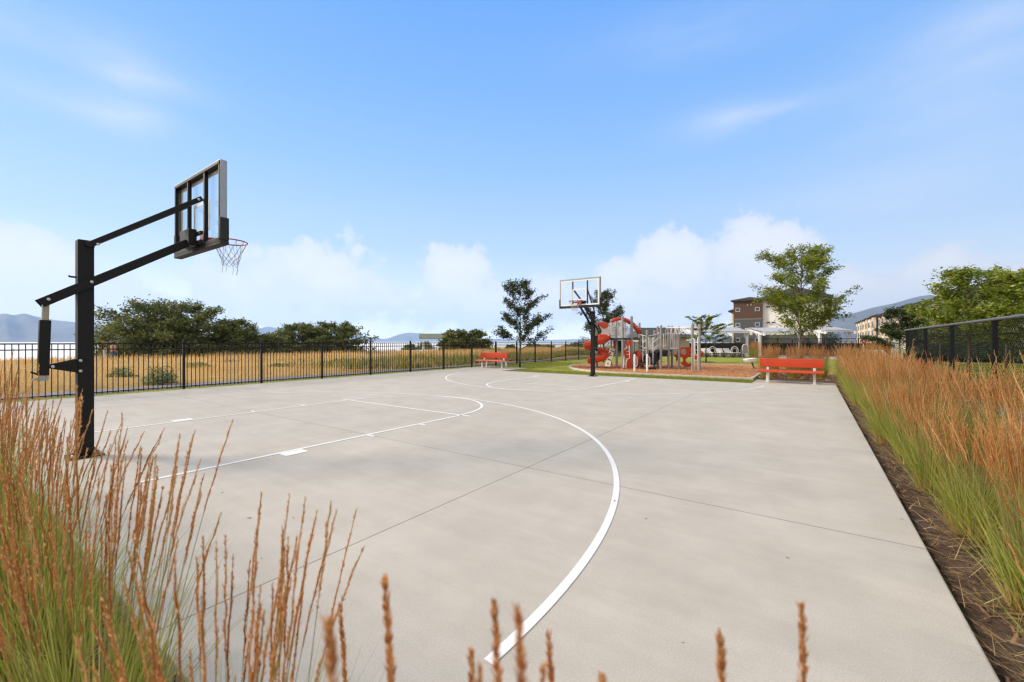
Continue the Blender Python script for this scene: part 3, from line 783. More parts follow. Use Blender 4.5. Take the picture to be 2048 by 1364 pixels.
face([(1197,668.6),(1213,668.6),(1216,672),(1216,677),(1213,680.5),(1197,680.5)], 23.15, .2, 'slide_entry_panel', m_pred, bevel=.05)
star = [(1198,649),(1206,657.5),(1216,652),(1222,645),(1222,676),(1214,674),(1207,671.5),(1198,676),(1204,663)]
face(star, 23.6, .03, 'perforated_panel', m_pwhite, holes=[ell(1207+4*i, 669.5+.7*i, 1.1, 1.1, 8) for i in range(4)] + [ell(1218.5, 652+5*j, 1.2, 1.7, 8) for j in range(4)])
pp = [(1222.5,643.5),(1232.5,638.5),(1232.5,677),(1222.5,677)]
hl = [ell(x, y + (1227-x)*.35, .8, 1.5, 8) for x in (1225, 1227.7, 1230.3) for y in (646, 651, 656, 661, 666, 671)]
face(pp, 23.5, .03, 'perforated_panel', m_pwhite, holes=hl)
mb = MB()
for i in range(7):
    x = 1235 + i*1.5; mb.tube([Q(x, 641.5 - i*.35, 23.2 - i*.1), Q(x, 677, 23.2 - i*.1)], .011, 6)
mb.build('barrier_bars', m_pwhite, pg)
mb = MB()
for i in range(6):
    x = 1249 + i*2.2; mb.tube([Q(x, 649, 22.8 + i*.1), Q(x, 677, 22.8 + i*.1)], .009, 6)
for y in (649, 655, 677): mb.tube([Q(1247, y, 22.75), Q(1262, y, 23.25)], .014, 6)
mb.build('barrier_bars', m_pwhite, pg)
# red arched climber over the top
for dy, Y0 in ((0, 22.9), (.0, 23.9)):
    P = [(1224,642),(1230,639),(1238,637.6),(1246,638.6),(1254,642),(1262,647.5),(1269,654),(1275,661),(1277,666)]
    mb = MB(); rows = [Q(x + (Y0-22.9)*4, y, Y0 + i*.14) for i, (x, y) in enumerate(P)]
    mb.tube(rows, .095, 10); o = mb.build('arch_climber', m_pred, pg, smooth=True)
mb = MB()
for i in range(5):
    x = 1232 + i*3; a = Q(x, 639.5, 23.1); mb.tube([a + Vector((0,0,-.03)), a + Vector((0,0,-.22))], .012, 6)
for y, xa, xb in ((650.5, 1262, 1277), (654, 1264, 1278), (667.5, 1263, 1274), (672, 1263, 1275)): mb.tube([Q(xa, y, 23.4), Q(xb, y + .6, 24.6)], .014, 6)
mb.build('arch_rungs', m_pwhite, pg)
# climbing plank with holds
a, b, c, d = Q(1219.5,697,23.7), Q(1229.8,698,23.7), Q(1219.8,733.5,22.75), Q(1209.3,732.2,22.75)
nrm = (b - a).cross(d - a).normalized() * .025
pl = MB().add([q + nrm for q in (a,b,c,d)] + [q - nrm for q in (a,b,c,d)], [(0,1,2,3),(7,6,5,4),(0,4,5,1),(1,5,6,2),(2,6,7,3),(3,7,4,0)]).build('climbing_plank', m_cream, pg, bevel=.008)
for u, v in ((.45,.14),(.80,.18),(.35,.27),(.58,.42),(.30,.63),(.66,.66),(.45,.88)):
    q = a + (b-a)*u + (d-a)*v; sgn = 1 if nrm.dot(L_((0,0,1.4)) - q) > 0 else -1
    MB().ball(q + nrm*sgn*1.3, (.055,.055,.04), 10, 6).build('climbing_hold', m_hold, pl, smooth=True)
# red panels and climbers under the tower
face([(1226.5,680.5),(1231.8,680.5),(1231.8,696),(1226.5,696)], 24.4, .05, 'side_panel', m_pred)
face([(1250.3,680.6),(1261.5,680.6),(1261.5,694),(1258,694.6),(1254,692.5),(1250.8,687)], 22.9, .05, 'side_panel', m_pred, holes=[ell(1255.6,684.8,1.5,1.3,12), ell(1258,690,1.2,1.2,12)])
face([(1236,681),(1249,681),(1249,698),(1243,700),(1240,704),(1236,700)], 24.6, .05, 'side_panel', m_navy)
wv = [(1247,698),(1250,697),(1254.5,701),(1256,705),(1262,706),(1262.5,717.5),(1256,717),(1251.5,715),(1248,709)]
face(wv, 23.0, .12, 'wavy_climber', m_pred, bevel=.03)
face([(1253,717.5),(1262.5,716.2),(1263,736),(1252.5,736),(1252.8,727)], 22.8, .08, 'wavy_climber', m_pred, bevel=.03)
mb = MB()
mb.tube([Q(1254.5,693,22.75), Q(1252,697,22.75), Q(1248,699,22.75)], .016, 6); mb.tube([Q(1247,680,22.7), Q(1247,735.5,22.5), Q(1252,735.5,22.5), Q(1252.2,724,22.5), Q(1255,718,22.6), Q(1259,716.5,22.7), Q(1259,691,22.75)], .018, 6)
for y in (703, 709): mb.tube([Q(1253.5,y,22.75), Q(1259,y,22.75)], .014, 6)
mb.build('climber_frame', m_pwhite, pg)
# bulging red dome beside the tower
mb = MB(); o = L_(at(1273, 24.2)); prof = []
n, m_ = 16, 10; vs = []
for i in range(m_ + 1):
    p = math.pi/2 * i / m_
    for j in range(n + 1):
        t = math.pi * j / n
        vs.append(o + RGT * (.40 * math.cos(t) * math.cos(p) + .10*math.sin(p)) - FWD * (.42 * math.sin(t) * math.cos(p)) + Vector((0,0, .02 + .92 * math.sin(p))))
fs = [(i*(n+1)+j, i*(n+1)+j+1, (i+1)*(n+1)+j+1, (i+1)*(n+1)+j) for i in range(m_) for j in range(n)]
mb.add(vs, fs).build('dome_tunnel', m_pred, pg, smooth=True, solid=.04)
# stairs of the transfer station
e1 = (L_(at(1319, 23.2)) - L_(at(1283, 22.6))); e1.z = 0; Ls = e1.length; e1.normalize(); e2 = Vector((-e1.y, e1.x, 0))
base = L_(at(1284, 22.75))
MB().box(base + e1*.30 + Vector((0,0,.26)), (.95, .75, .08), M=Matrix((e1, e2, Vector((0,0,1)))).transposed()).build('transfer_platform', m_deck, pg, bevel=.01)
for i in range(4):
    q = base + e1*(.40 + .16*i) + Vector((0,0,.38 + .155*i))
    MB().box(q, (.20, .72, .155), M=Matrix((e1, e2, Vector((0,0,1)))).transposed()).build('stair_step', m_navy, pg, bevel=.012)
for s in (-1, 1):
    P = [(.28, .26), (.55, .26), (1.06, .62), (1.06, 1.0), (.86, 1.0), (.28, .42)]
    MB().prism(P, base + e2*(s*.385), e1, (0,0,1), .03).build('stair_side', m_navy, pg, bevel=.006)
MB().lathe([(.21,0),(.25,.06),(.25,.10),(.2,.115)], L_(at(1303, 22.2)), 18).build('round_step', m_navy, pg)
MB().bar(L_(at(1280, 22.9)), L_(at(1280, 22.9)) + Vector((0,0,.22)), .06).build('platform_leg', m_grey, pg)
# handrails, white
def rail(name, paths, r=.019):
    mb = MB()
    for P in paths: mb.tube([Q(*p) for p in P], r, 7)
    return mb.build(name, m_pwhite, pg, smooth=True)
rail('handrail', [[(1276,668,24.3),(1283,670,23.6),(1293,672.5,22.9)], [(1285.7,671,23.2),(1285.7,724,22.6)], [(1294,672.5,22.8),(1304,671,23.4),(1317,667,24.0),(1318,664,24.0)],
                  [(1276,690,24.2),(1285,693.5,23.2),(1292,697,22.8)], [(1277,697,24),(1284,701,23.2),(1292,701.8,22.9)]])
rail('handrail', [[(1286,686,22.4),(1297,675,22.7)], [(1286,699.5,22.4),(1296,690,22.7)], [(1297,674,22.7),(1297,706,22.8)], [(1304,687,22.3),(1320,673,22.6)], [(1306,698,22.3),(1317,689,22.6),(1319.5,692,22.6),(1308,700,22.3)],
                  [(1306,675,22.4),(1306,727,22.2)], [(1302,689,22.8),(1302,706,22.7)], [(1308,675,23.4),(1305,683,23.2)]])
mb = MB()
for i in range(4): x = 1311.5 + i*2.3; mb.tube([Q(x, 668, 24), Q(x, 697, 24)], .010, 6)
for i in range(7): x = 1298.5 + i*1.6; mb.tube([Q(x, 676, 23.8), Q(x, 704, 23.8)], .009, 6)
mb.tube([Q(1297.5, 676, 23.8), Q(1309, 676, 23.8)], .013, 6); mb.tube([Q(1311, 668, 24), Q(1319, 668, 24)], .013, 6); mb.build('barrier_bars', m_pwhite, pg)
# tall slatted barrier on the second deck
for i in range(4):
    x = 1346 + i*3.2; MB().bar(Q(x, 667.5, 23.2), Q(x, 697, 23.2), .055, .02).build('barrier_slat', m_pwhite, pg)
mb = MB(); mb.tube([Q(1324,668,22.6), Q(1336,667.5,22.9), Q(1358,667,23.2)], .016, 7); mb.tube([Q(1338,697,22.9), Q(1358,697,23.2)], .03, 7); mb.tube([Q(1324,692,22.5), Q(1332,690,22.6)], .016, 7)
for x in (1327, 1330.5, 1340.5): mb.tube([Q(x, 668, 22.8), Q(x, 697, 22.8)], .016, 7)
mb.build('barrier_bars', m_pwhite, pg)
# overhead rail with hanging rings
mb = MB()
for dY in (0, .75): mb.tube([Q(1324, 655, 22.4 + dY), Q(1384, 654.5, 21.2 + dY), Q(1400, 655, 20.9 + dY)], .022, 8)
for x in (1325, 1340, 1355, 1370, 1384, 1399): mb.tube([Q(x, 655, 22.4 - (x-1324)*.02), Q(x, 655, 23.15 - (x-1324)*.02)], .016, 6)
mb.build('overhead_rail', m_pwhite, pg, smooth=True)
for i, x in enumerate((1336.5, 1346, 1352.5, 1360, 1367.5, 1375.5)):
    Y = 22.55 - (x - 1324) * .02; q = Q(x, 661.8, Y); e = (RGT*math.cos(.5*i) + FWD*math.sin(.5*i))
    MB().tube([q + e*.145*math.cos(a) + Vector((0,0,.16*math.sin(a))) for a in np.linspace(0, 2*math.pi, 21)[:-1]], .017, 7, closed=True).build('hanging_ring', m_pwhite, pg, smooth=True)
# red pod climber
outer = [(1361.5,694.6),(1381,694.2),(1384,698),(1384.5,711.5),(1377.5,713.5),(1372,717.5),(1370.5,720.5),(1372.5,723.5),(1377,728),(1383,724.5),(1384.5,727),(1383,731),(1376,733.8),(1370,733.6),(1364,729),(1360.5,724.5),(1365,724.8),(1367,720),(1366,716),(1361,713),(1355,713),(1355.5,709),(1358.5,706)]
face(outer, 22.9, .07, 'pod_panel', m_pred, holes=[ell(1367.2,703.5,6,6.2,24), ell(1380.5,706.2,1.6,2.6,14)], bevel=.015)
a, b = Q(1349.5, 711.2, 23.4), Q(1404, 711, 22.6)
MB().tube([a, a.lerp(b,.5), b], .085, 12).build('pod_beam', m_pred, pg, smooth='auto')
MB().ball(Q(1402.5, 706.5, 22.3), (.13,.13,.13), 14, 8).build('pod_knob', m_pred, pg, smooth=True)
face([(1389,710),(1396,709),(1397,716),(1392,719.5),(1389,718)], 22.5, .25, 'pod_seat', m_pred, bevel=.06)
MB().tube([Q(1353,722,23.3), Q(1356.5,700,23.3), Q(1359,697,23.3)], .05, 8).tube([Q(1354.5,709,23.25), Q(1358,709,23.25)], .016, 6).build('pod_arm', m_pred, pg)
for x in (1368.5, 1373.5): MB().tube([L_(at(x, 22.9, -.05)), L_(at(x, 22.9, .16))], .03, 8).build('pod_foot', m_grey, pg)
# white ladder between the two end posts
rail('ladder', [[(1388.3,743,20.2),(1388.3,679,20.3),(1386,676.5,20.4)], [(1395.3,741,20.6),(1395.3,677,20.7),(1397,674.5,20.8),(1401,673.5,20.9)], [(1373,680.5,20.9),(1390,679.5,20.4)], [(1388,690,20.3),(1395.5,690,20.6)], [(1388,700,20.3),(1395.5,700,20.6)], [(1388,710,20.3),(1395.5,710,20.6)], [(1388,721,20.3),(1395.5,721,20.6)]], .018)
rail('grab_rail', [[(1388,650.5,20.5),(1398,655,20.8)], [(1352,720,23.2),(1350,723,23.2),(1353.5,727,23.2)]], .018)
# standing white posts with loop handles at the transfer station
for px, bs in ((1269.2, 743), (1294.6, 743.5)):
    Y = EYE * FPX / (bs - HPY); t = thing('handle_post', ('short white post with a loop handle beside the red wavy climber' if px < 1280 else 'short white post with a loop handle at the foot of the navy stairs'), 'handle post', at(px, Y), 0, 'white handle posts')
    z1 = zat(709.5, Y)
    MB().tube([(0,0,-.05), (0,0,z1)], .048, 12).ball((0,0,z1), (.05,.05,.03), 12, 6).build('post', m_pwhite, t, smooth='auto')
    h = RGT * .12
    MB().tube([Vector((0,0,z1-.09)), h*.7 + Vector((0,0,z1-.10)), h + Vector((0,0,z1-.15)), h + Vector((0,0,z1-.52)), h*.7 + Vector((0,0,z1-.57)), Vector((0,0,z1-.58))], .02, 8).build('handle', m_pwhite, t, smooth=True)

# white play table on a short post, and the arched grey notice panel behind it
Y = 22.9; t = thing('play_table', 'white tilted box on a short post at the edge of the wood chips', 'play table', at(1508.5, Y)); e = loc_of(t)
k = Y / FPX; P = [((x - 1499) * k, zat(y, Y)) for x, y in ((1488.8,718.2),(1509,715.8),(1508.8,722),(1494.5,725.3),(1490.5,721.5))]
MB().prism(P, e(at(1499, Y)), RGT, (0,0,1), .45).build('table_box', m_pwhite, t, bevel=.03)
MB().tube([(0,0,-.05), e(pt(1503, 721, Y))], .045, 10).build('post', mat('post_green', (.10, .12, .07), .6), t)
MB().lathe([(.13, 0), (.12, .03), (.05, .05)], (0,0,0), 12).build('base_plate', m_hold, t)
Y = 27.4; t = thing('notice_board', 'grey arch-topped notice board on two thin legs on the lawn', 'sign', at(1490, Y)); e = loc_of(t); k = Y / FPX
def arch(w_, z0, z1, n=10): return [(-w_, z0), (w_, z0)] + [(w_*math.cos(math.pi*i/n), z1 - w_ + w_*math.sin(math.pi*i/n)) for i in range(n + 1)]
zt = zat(689, Y)
MB().prism(arch(5.1*k, zat(706.5, Y), zt), (0,0,0), RGT, (0,0,1), .03).build('panel', mat('panel_mauve', (.28, .25, .26), .5), t)
f_ = [Vector((0,0,0)) + RGT*x + Vector((0,0,z)) for x, z in arch(5.4*k, zat(706.8, Y), zt + .02)]
MB().tube(f_, .02, 6, closed=True).build('frame', m_pwhite, t)
for s in (-1, 1):
    MB().tube([RGT*(s*5.3*k) + Vector((0,0,-.06)), RGT*(s*5.3*k) + Vector((0,0,zat(700, Y)))], .02, 6).build('leg', m_grey, t)
    MB().tube([RGT*(s*5.6*k) + Vector((0,0,zat(708,Y))), RGT*(s*8.2*k) + Vector((0,0,zat(707,Y))), RGT*(s*8.2*k) + Vector((0,0,zat(701,Y))), RGT*(s*7*k) + Vector((0,0,zat(698,Y)))], .015, 6).build('side_handle', m_grey, t)
# ---------------------------------------------------------------- feather reed grasses
m_blade_g = leaf_mat('reed_leaf', [(.1, (.52, .34, .12)), (.45, (.58, .42, .16)), (.8, (.40, .36, .10)), (.95, (.60, .44, .18))], .4, .55, (.04, .20, [(.12, (.17, .22, .03)), (.45, (.33, .37, .055)), (.75, (.50, .50, .11)), (.95, (.62, .52, .19))]), 1.5)
m_stem_g = leaf_mat('reed_stem', [(.2, (.24, .25, .06)), (.6, (.40, .34, .12)), (.9, (.52, .38, .17))], .25, .55)
m_plume = leaf_mat('reed_plume', [(.08, (.36, .13, .04)), (.35, (.60, .255, .088)), (.65, (.76, .40, .15)), (.95, (.86, .62, .34))], .42, .8, None, 2.0)
m_straw = leaf_mat('dead_straw', [(.2, (.32, .18, .06)), (.6, (.50, .33, .13)), (.9, (.62, .48, .24))], .3, .7)
def plumes(P, T, frac_len, rad, spk, r):
    """P: (N,k,3) points along the seed-bearing top of every stem; makes a thin rough spike of spikelets round it"""
    N, k, _ = P.shape; out = []
    D = P[:, -1] - P[:, 0]; D /= np.linalg.norm(D, axis=1)[:, None]
    ref = np.tile(np.array([[.31, .95, 0.]]), (N, 1)); A = np.cross(D, ref); A /= np.linalg.norm(A, axis=1)[:, None]; B = np.cross(D, A)
    # core: 5-sided spindle
    s = np.linspace(0, 1, k); rr = rad * (np.sin(np.pi * np.clip(s * .86 + .12, 0, 1)) ** .7)[None, :] * r.uniform(.8, 1.2, (N, k))
    q = np.arange(5) * 2 * np.pi / 5
    ring = P[:, :, None, :] + rr[..., None, None] * .5 * (np.cos(q)[None, None, :, None] * A[:, None, None, :] + np.sin(q)[None, None, :, None] * B[:, None, None, :])
    V = ring.reshape(-1, 3); b = (np.arange(N) * k * 5)[:, None, None] + (np.arange(k-1) * 5)[None, :, None] + np.arange(5)[None, None, :]
    b2 = (np.arange(N) * k * 5)[:, None, None] + (np.arange(k-1) * 5)[None, :, None] + ((np.arange(5) + 1) % 5)[None, None, :]
    out.append((V, np.stack([b, b2, b2 + 5, b + 5], -1).reshape(-1, 4)))
    # spikelets
    s = r.random((N, spk)) ** .9 * .97; idx = s * (k - 1); i0 = np.clip(idx.astype(int), 0, k - 2); f = (idx - i0)[..., None]
    ar = np.arange(N)[:, None]; C = P[ar, i0] * (1 - f) + P[ar, i0 + 1] * f
    th = r.uniform(0, 2*np.pi, (N, spk)); rho = rad * (np.sin(np.pi * np.clip(s * .88 + .1, 0, 1)) ** .8)
    O = np.cos(th)[..., None] * A[:, None] + np.sin(th)[..., None] * B[:, None]
    base = C + O * (rho * .5)[..., None]; ln_ = r.uniform(.008, .017, (N, spk))[..., None]
    up = D[:, None] * .92 + O * r.uniform(.18, .5, (N, spk))[..., None]
    S_ = np.cross(up, O); S_ /= np.linalg.norm(S_, axis=-1)[..., None] + 1e-9; wd = (ln_ * .13)
    V = np.stack([base, base + up * ln_ * .5 + S_ * wd, base + up * ln_, base + up * ln_ * .5 - S_ * wd], 2).reshape(-1, 3)
    out.append((V, np.arange(len(V)).reshape(-1, 4)))
    return out
def stem_paths(p0, az_, tilt, curve, L, n=12):
    s = np.linspace(0, 1, n + 1); ph = tilt[:, None] + curve[:, None] * s ** 1.5; dl = L[:, None] / n
    hx = np.concatenate([np.zeros((len(L), 1)), np.cumsum(np.sin(ph[:, :-1]) * dl, 1)], 1); hz = np.concatenate([np.zeros((len(L), 1)), np.cumsum(np.cos(ph[:, :-1]) * dl, 1)], 1)
    return np.stack([p0[:, 0:1] + hx * np.cos(az_)[:, None], p0[:, 1:2] + hx * np.sin(az_)[:, None], p0[:, 2:3] + hz], -1)
def path_strip(P, w0, w1):
    N, k, _ = P.shape; s = np.linspace(0, 1, k); ww = (w0 + (w1 - w0) * s)[None, :, None] / 2
    fa = rng.uniform(0, 6.28, N); out = []
    for q in (0, 1.57):
        sd_ = np.stack([np.cos(fa + q), np.sin(fa + q), 0 * fa], -1)[:, None, :]
        V = np.stack([P - sd_ * ww, P + sd_ * ww], 2).reshape(-1, 3)
        b = (np.arange(N) * k * 2)[:, None] + (np.arange(k - 1) * 2)[None, :]
        out.append((V, np.stack([b, b+1, b+3, b+2], -1).reshape(-1, 4)))
    return out
CLUMPS = []
def clump_meshes(seed, nst, nbl, H=1.22, spread=1.0, spk=95, base_r=.13, pl_len=(.24, .36)):
    global rng
    keep, rng = rng, np.random.default_rng(seed); r = rng
    t = thing('ornamental_grass', None, 'ornamental grass')
    def base(n): 
        q = r.uniform(0, 6.28, n); d = base_r * np.sqrt(r.random(n)); return np.stack([d*np.cos(q), d*np.sin(q), np.full(n, -.06)], -1), q
    # leaves
    p, q = base(nbl); a = q + r.normal(0, .7, nbl)
    V, Fq, _ = strips(p, a, np.abs(r.normal(.10, .16, nbl)) * spread, r.gamma(2.0, .26, nbl) * spread, r.uniform(.45, .98, nbl) * H / 1.22, r.uniform(.0035, .0075, nbl), 6, 1.7)
    np_build('leaves', V, Fq, m_blade_g, t)
    # dry outer leaves sprawling at the foot
    n = nbl // 4; p, q = base(n); V, Fq, _ = strips(p, q + r.normal(0, .4, n), r.uniform(.5, 1.2, n), r.uniform(.3, 1.1, n), r.uniform(.15, .5, n), r.uniform(.003, .006, n), 5, 1.6)
    np_build('dead_leaves', V, Fq, m_straw, t)
    p, q = base(nst); L = r.normal(H, .10, nst) * r.uniform(.86, 1.04, nst)
    P = stem_paths(p, q + r.normal(0, .5, nst), np.abs(r.normal(.08, .09, nst)) * spread, np.abs(r.normal(.10, .14, nst)) * spread, L, 14)
    np_build('stems', *join(path_strip(P, .0036, .0018)), m_stem_g, t)
    # seed heads: the top of every stem, resampled
    fr = r.uniform(*pl_len, nst); k = 9; T = (1 - fr)[:, None] + fr[:, None] * np.linspace(0, 1, k)[None, :]
    idx = T * 14; i0 = np.clip(idx.astype(int), 0, 13); f = (idx - i0)[..., None]; ar = np.arange(nst)[:, None]
    PP = P[ar, i0] * (1 - f) + P[ar, i0 + 1] * f; PP[:, 1:-1] += r.normal(0, .0022, (nst, k - 2, 3))
    np_build('seed_heads', *join(plumes(PP, None, None, .0046, spk, r)), m_plume, t)
    rng = keep; return t
protos = [clump_meshes(11, 62, 480, 1.2, .85), clump_meshes(12, 56, 500, 1.14, .9), clump_meshes(13, 68, 460, 1.25, .85), clump_meshes(14, 60, 480, 1.18, .95)]
lush = [clump_meshes(21, 130, 520, 1.22, 1.0, 60, .11), clump_meshes(22, 150, 480, 1.28, 1.05, 60, .12), clump_meshes(23, 115, 560, 1.16, 1.15, 60, .12)]
used = set(); RR = random.Random(5)
def clump(kind, x, y, label, group, z=0.0, sc=1.0):
    src = kind
    if id(src) not in used: used.add(id(src)); o = src
    else: o = copy_tree(src)
    o.location = (x, y, z); o.rotation_euler = (0, 0, RR.uniform(0, 6.28)); o.scale = (sc, sc, sc * RR.uniform(.95, 1.05))
    o['label'] = label; o['group'] = group; return o
# row along the right edge of the court
yy = 2.35; i = 0
while yy < 18.2:
    x = .95 + RR.uniform(-.07, .07)
    clump(lush[i % 3], x, yy, f'tall reed grass along the right court edge, {ORD[i]} from the camera', 'reed grasses along the right edge of the court', -.04, RR.uniform(.84, 1.10))
    yy += RR.uniform(.96, 1.28); i += 1
yy = 4.6; i = 0
while yy < 18.0:
    clump(lush[(i + 1) % 3], 1.68 + RR.uniform(-.10, .10), yy, f'reed grass clump close to the chain link fence, {ORD[i]} from the camera', 'reed grasses in front of the chain link fence', -.04, RR.uniform(.90, 1.02))
    yy += RR.uniform(.85, 1.05); i += 1
# bed behind the big bench and on to the right
i = 0
for x, y in ((-1.55, 20.2), (-1.35, 21.3), (-.65, 20.4), (-.5, 21.6), (.2, 20.6), (.35, 21.7), (.95, 19.6), (1.05, 20.7), (1.6, 19.3), (1.75, 20.4), (1.2, 21.9), (-1.5, 22.5), (-.2, 22.9), (2.2, 21.2)):
    clump(lush[i % 2], x, y, f'tawny reed grass behind the big red bench, {ORD[i]} in that bed', 'reed grasses behind the big red bench', -.04, RR.uniform(.98, 1.12)); i += 1
# bed at the near end of the court, to the left of the camera
for i, (x, y, s) in enumerate(((-1.08, .40, .90), (-1.85, .32, .93), (-2.7, .30, .97), (-3.6, .33, 1.0), (-4.5, .30, 1.03), (-5.4, .33, 1.02), (-6.3, .31, 1.0), (-2.4, -.3, .98), (-3.3, -.3, 1.0))):
    clump(protos[(i + 1) % 4], x, y, f'reed grass in the bed below the near hoop, {ORD[i]} from the camera', 'reed grasses at the near end of the court', -.04, s)
# the sparse plant right below the camera: its stems are placed one by one
t = thing('ornamental_grass', 'sparse reed grass right below the camera, only its seed heads rising into view', 'ornamental grass', (.05, .40, -.05), 0, 'reed grasses at the near end of the court')
e = loc_of(t); tops = [(770,1156,.56,.02),(989,1198,.50,.0),(1036,1205,.40,.0),(1096,1262,.62,-.02),(941,1300,.55,-.01),(958,1330,.45,.0),(1085,1325,.42,.03),(1441,1268,.50,-.01),(1603,1205,.56,.03),(655,1232,.36,-.06),(680,1208,.95,.10),(1205,1345,.5,0.0)]
Ps = []
for px, py, Y, lean in tops:
    a = e(pt(px, py, Y)); rt = Vector(a) - RGT * lean; b = Vector((rt.x * .8, rt.y * .8, 0))
    Ps.append([b.lerp(a, s) + RGT * (lean * .25 * math.sin(s * math.pi)) for s in np.linspace(0, 1, 15)])
P = np.array([[tuple(q) for q in p] for p in Ps])
np_build('stems', *join(path_strip(P, .0036, .0018)), m_stem_g, t)
r = np.random.default_rng(3); k = 12; fr = r.uniform(.2, .3, len(P)); T = (1 - fr)[:, None] + fr[:, None] * np.linspace(0, 1, k)[None, :]
idx = T * 14; i0 = np.clip(idx.astype(int), 0, 13); f = (idx - i0)[..., None]; ar = np.arange(len(P))[:, None]
PP = P[ar, i0] * (1 - f) + P[ar, i0 + 1] * f; PP[:, 1:-1] += r.normal(0, .0007, (len(P), k - 2, 3))
np_build('seed_heads', *join(plumes(PP, None, None, .0044, 420, r)), m_plume, t)
for q in protos + lush: assert id(q) in used

# ---------------------------------------------------------------- trees
m_bark = mat('bark_brown', (.13, .085, .055), .9, 0, .4, 20, .8, 40)
m_bark_dark = mat('bark_dark', (.05, .04, .033), .9, 0, .4, 20, .8, 40)
m_leaf_lime = leaf_mat('leaf_bright', [(.1, (.11, .165, .018)), (.45, (.21, .275, .03)), (.75, (.36, .39, .05)), (.97, (.52, .46, .08))], .45, .45, None, .9)
m_leaf_dark = leaf_mat('leaf_dark', [(.1, (.035, .055, .018)), (.5, (.06, .085, .025)), (.9, (.11, .135, .04))], .35, .45, None, .9)
m_leaf_olive = leaf_mat('leaf_olive', [(.1, (.07, .10, .026)), (.45, (.14, .175, .042)), (.8, (.24, .25, .075)), (.98, (.36, .25, .11))], .35, .5, None, .35)
def leaves_obj(C, size, m, parent, r, flat=.5):
    """a leaf per centre: a folded diamond, faces turned mostly upward when flat is high"""
    N = len(C); nz = r.normal(0, 1, (N, 3)); nz[:, 2] = np.abs(nz[:, 2]) + flat * 2; nz /= np.linalg.norm(nz, axis=1)[:, None]
    d = r.normal(0, 1, (N, 3)); d[:, 2] -= .35; d -= nz * (d * nz).sum(1)[:, None]; d /= np.linalg.norm(d, axis=1)[:, None]; s = np.cross(nz, d)
    L = (size * r.uniform(.65, 1.3, N))[:, None]; Wd = L * r.uniform(.42, .62, N)[:, None]
    V = np.stack([C - d*L/2, C + s*Wd/2 - d*L*.05 - nz*L*.06, C + d*L/2, C - s*Wd/2 - d*L*.05 - nz*L*.06], 1).reshape(-1, 3)
    return np_build('crown', V, np.arange(4*N).reshape(-1, 4), m, parent)
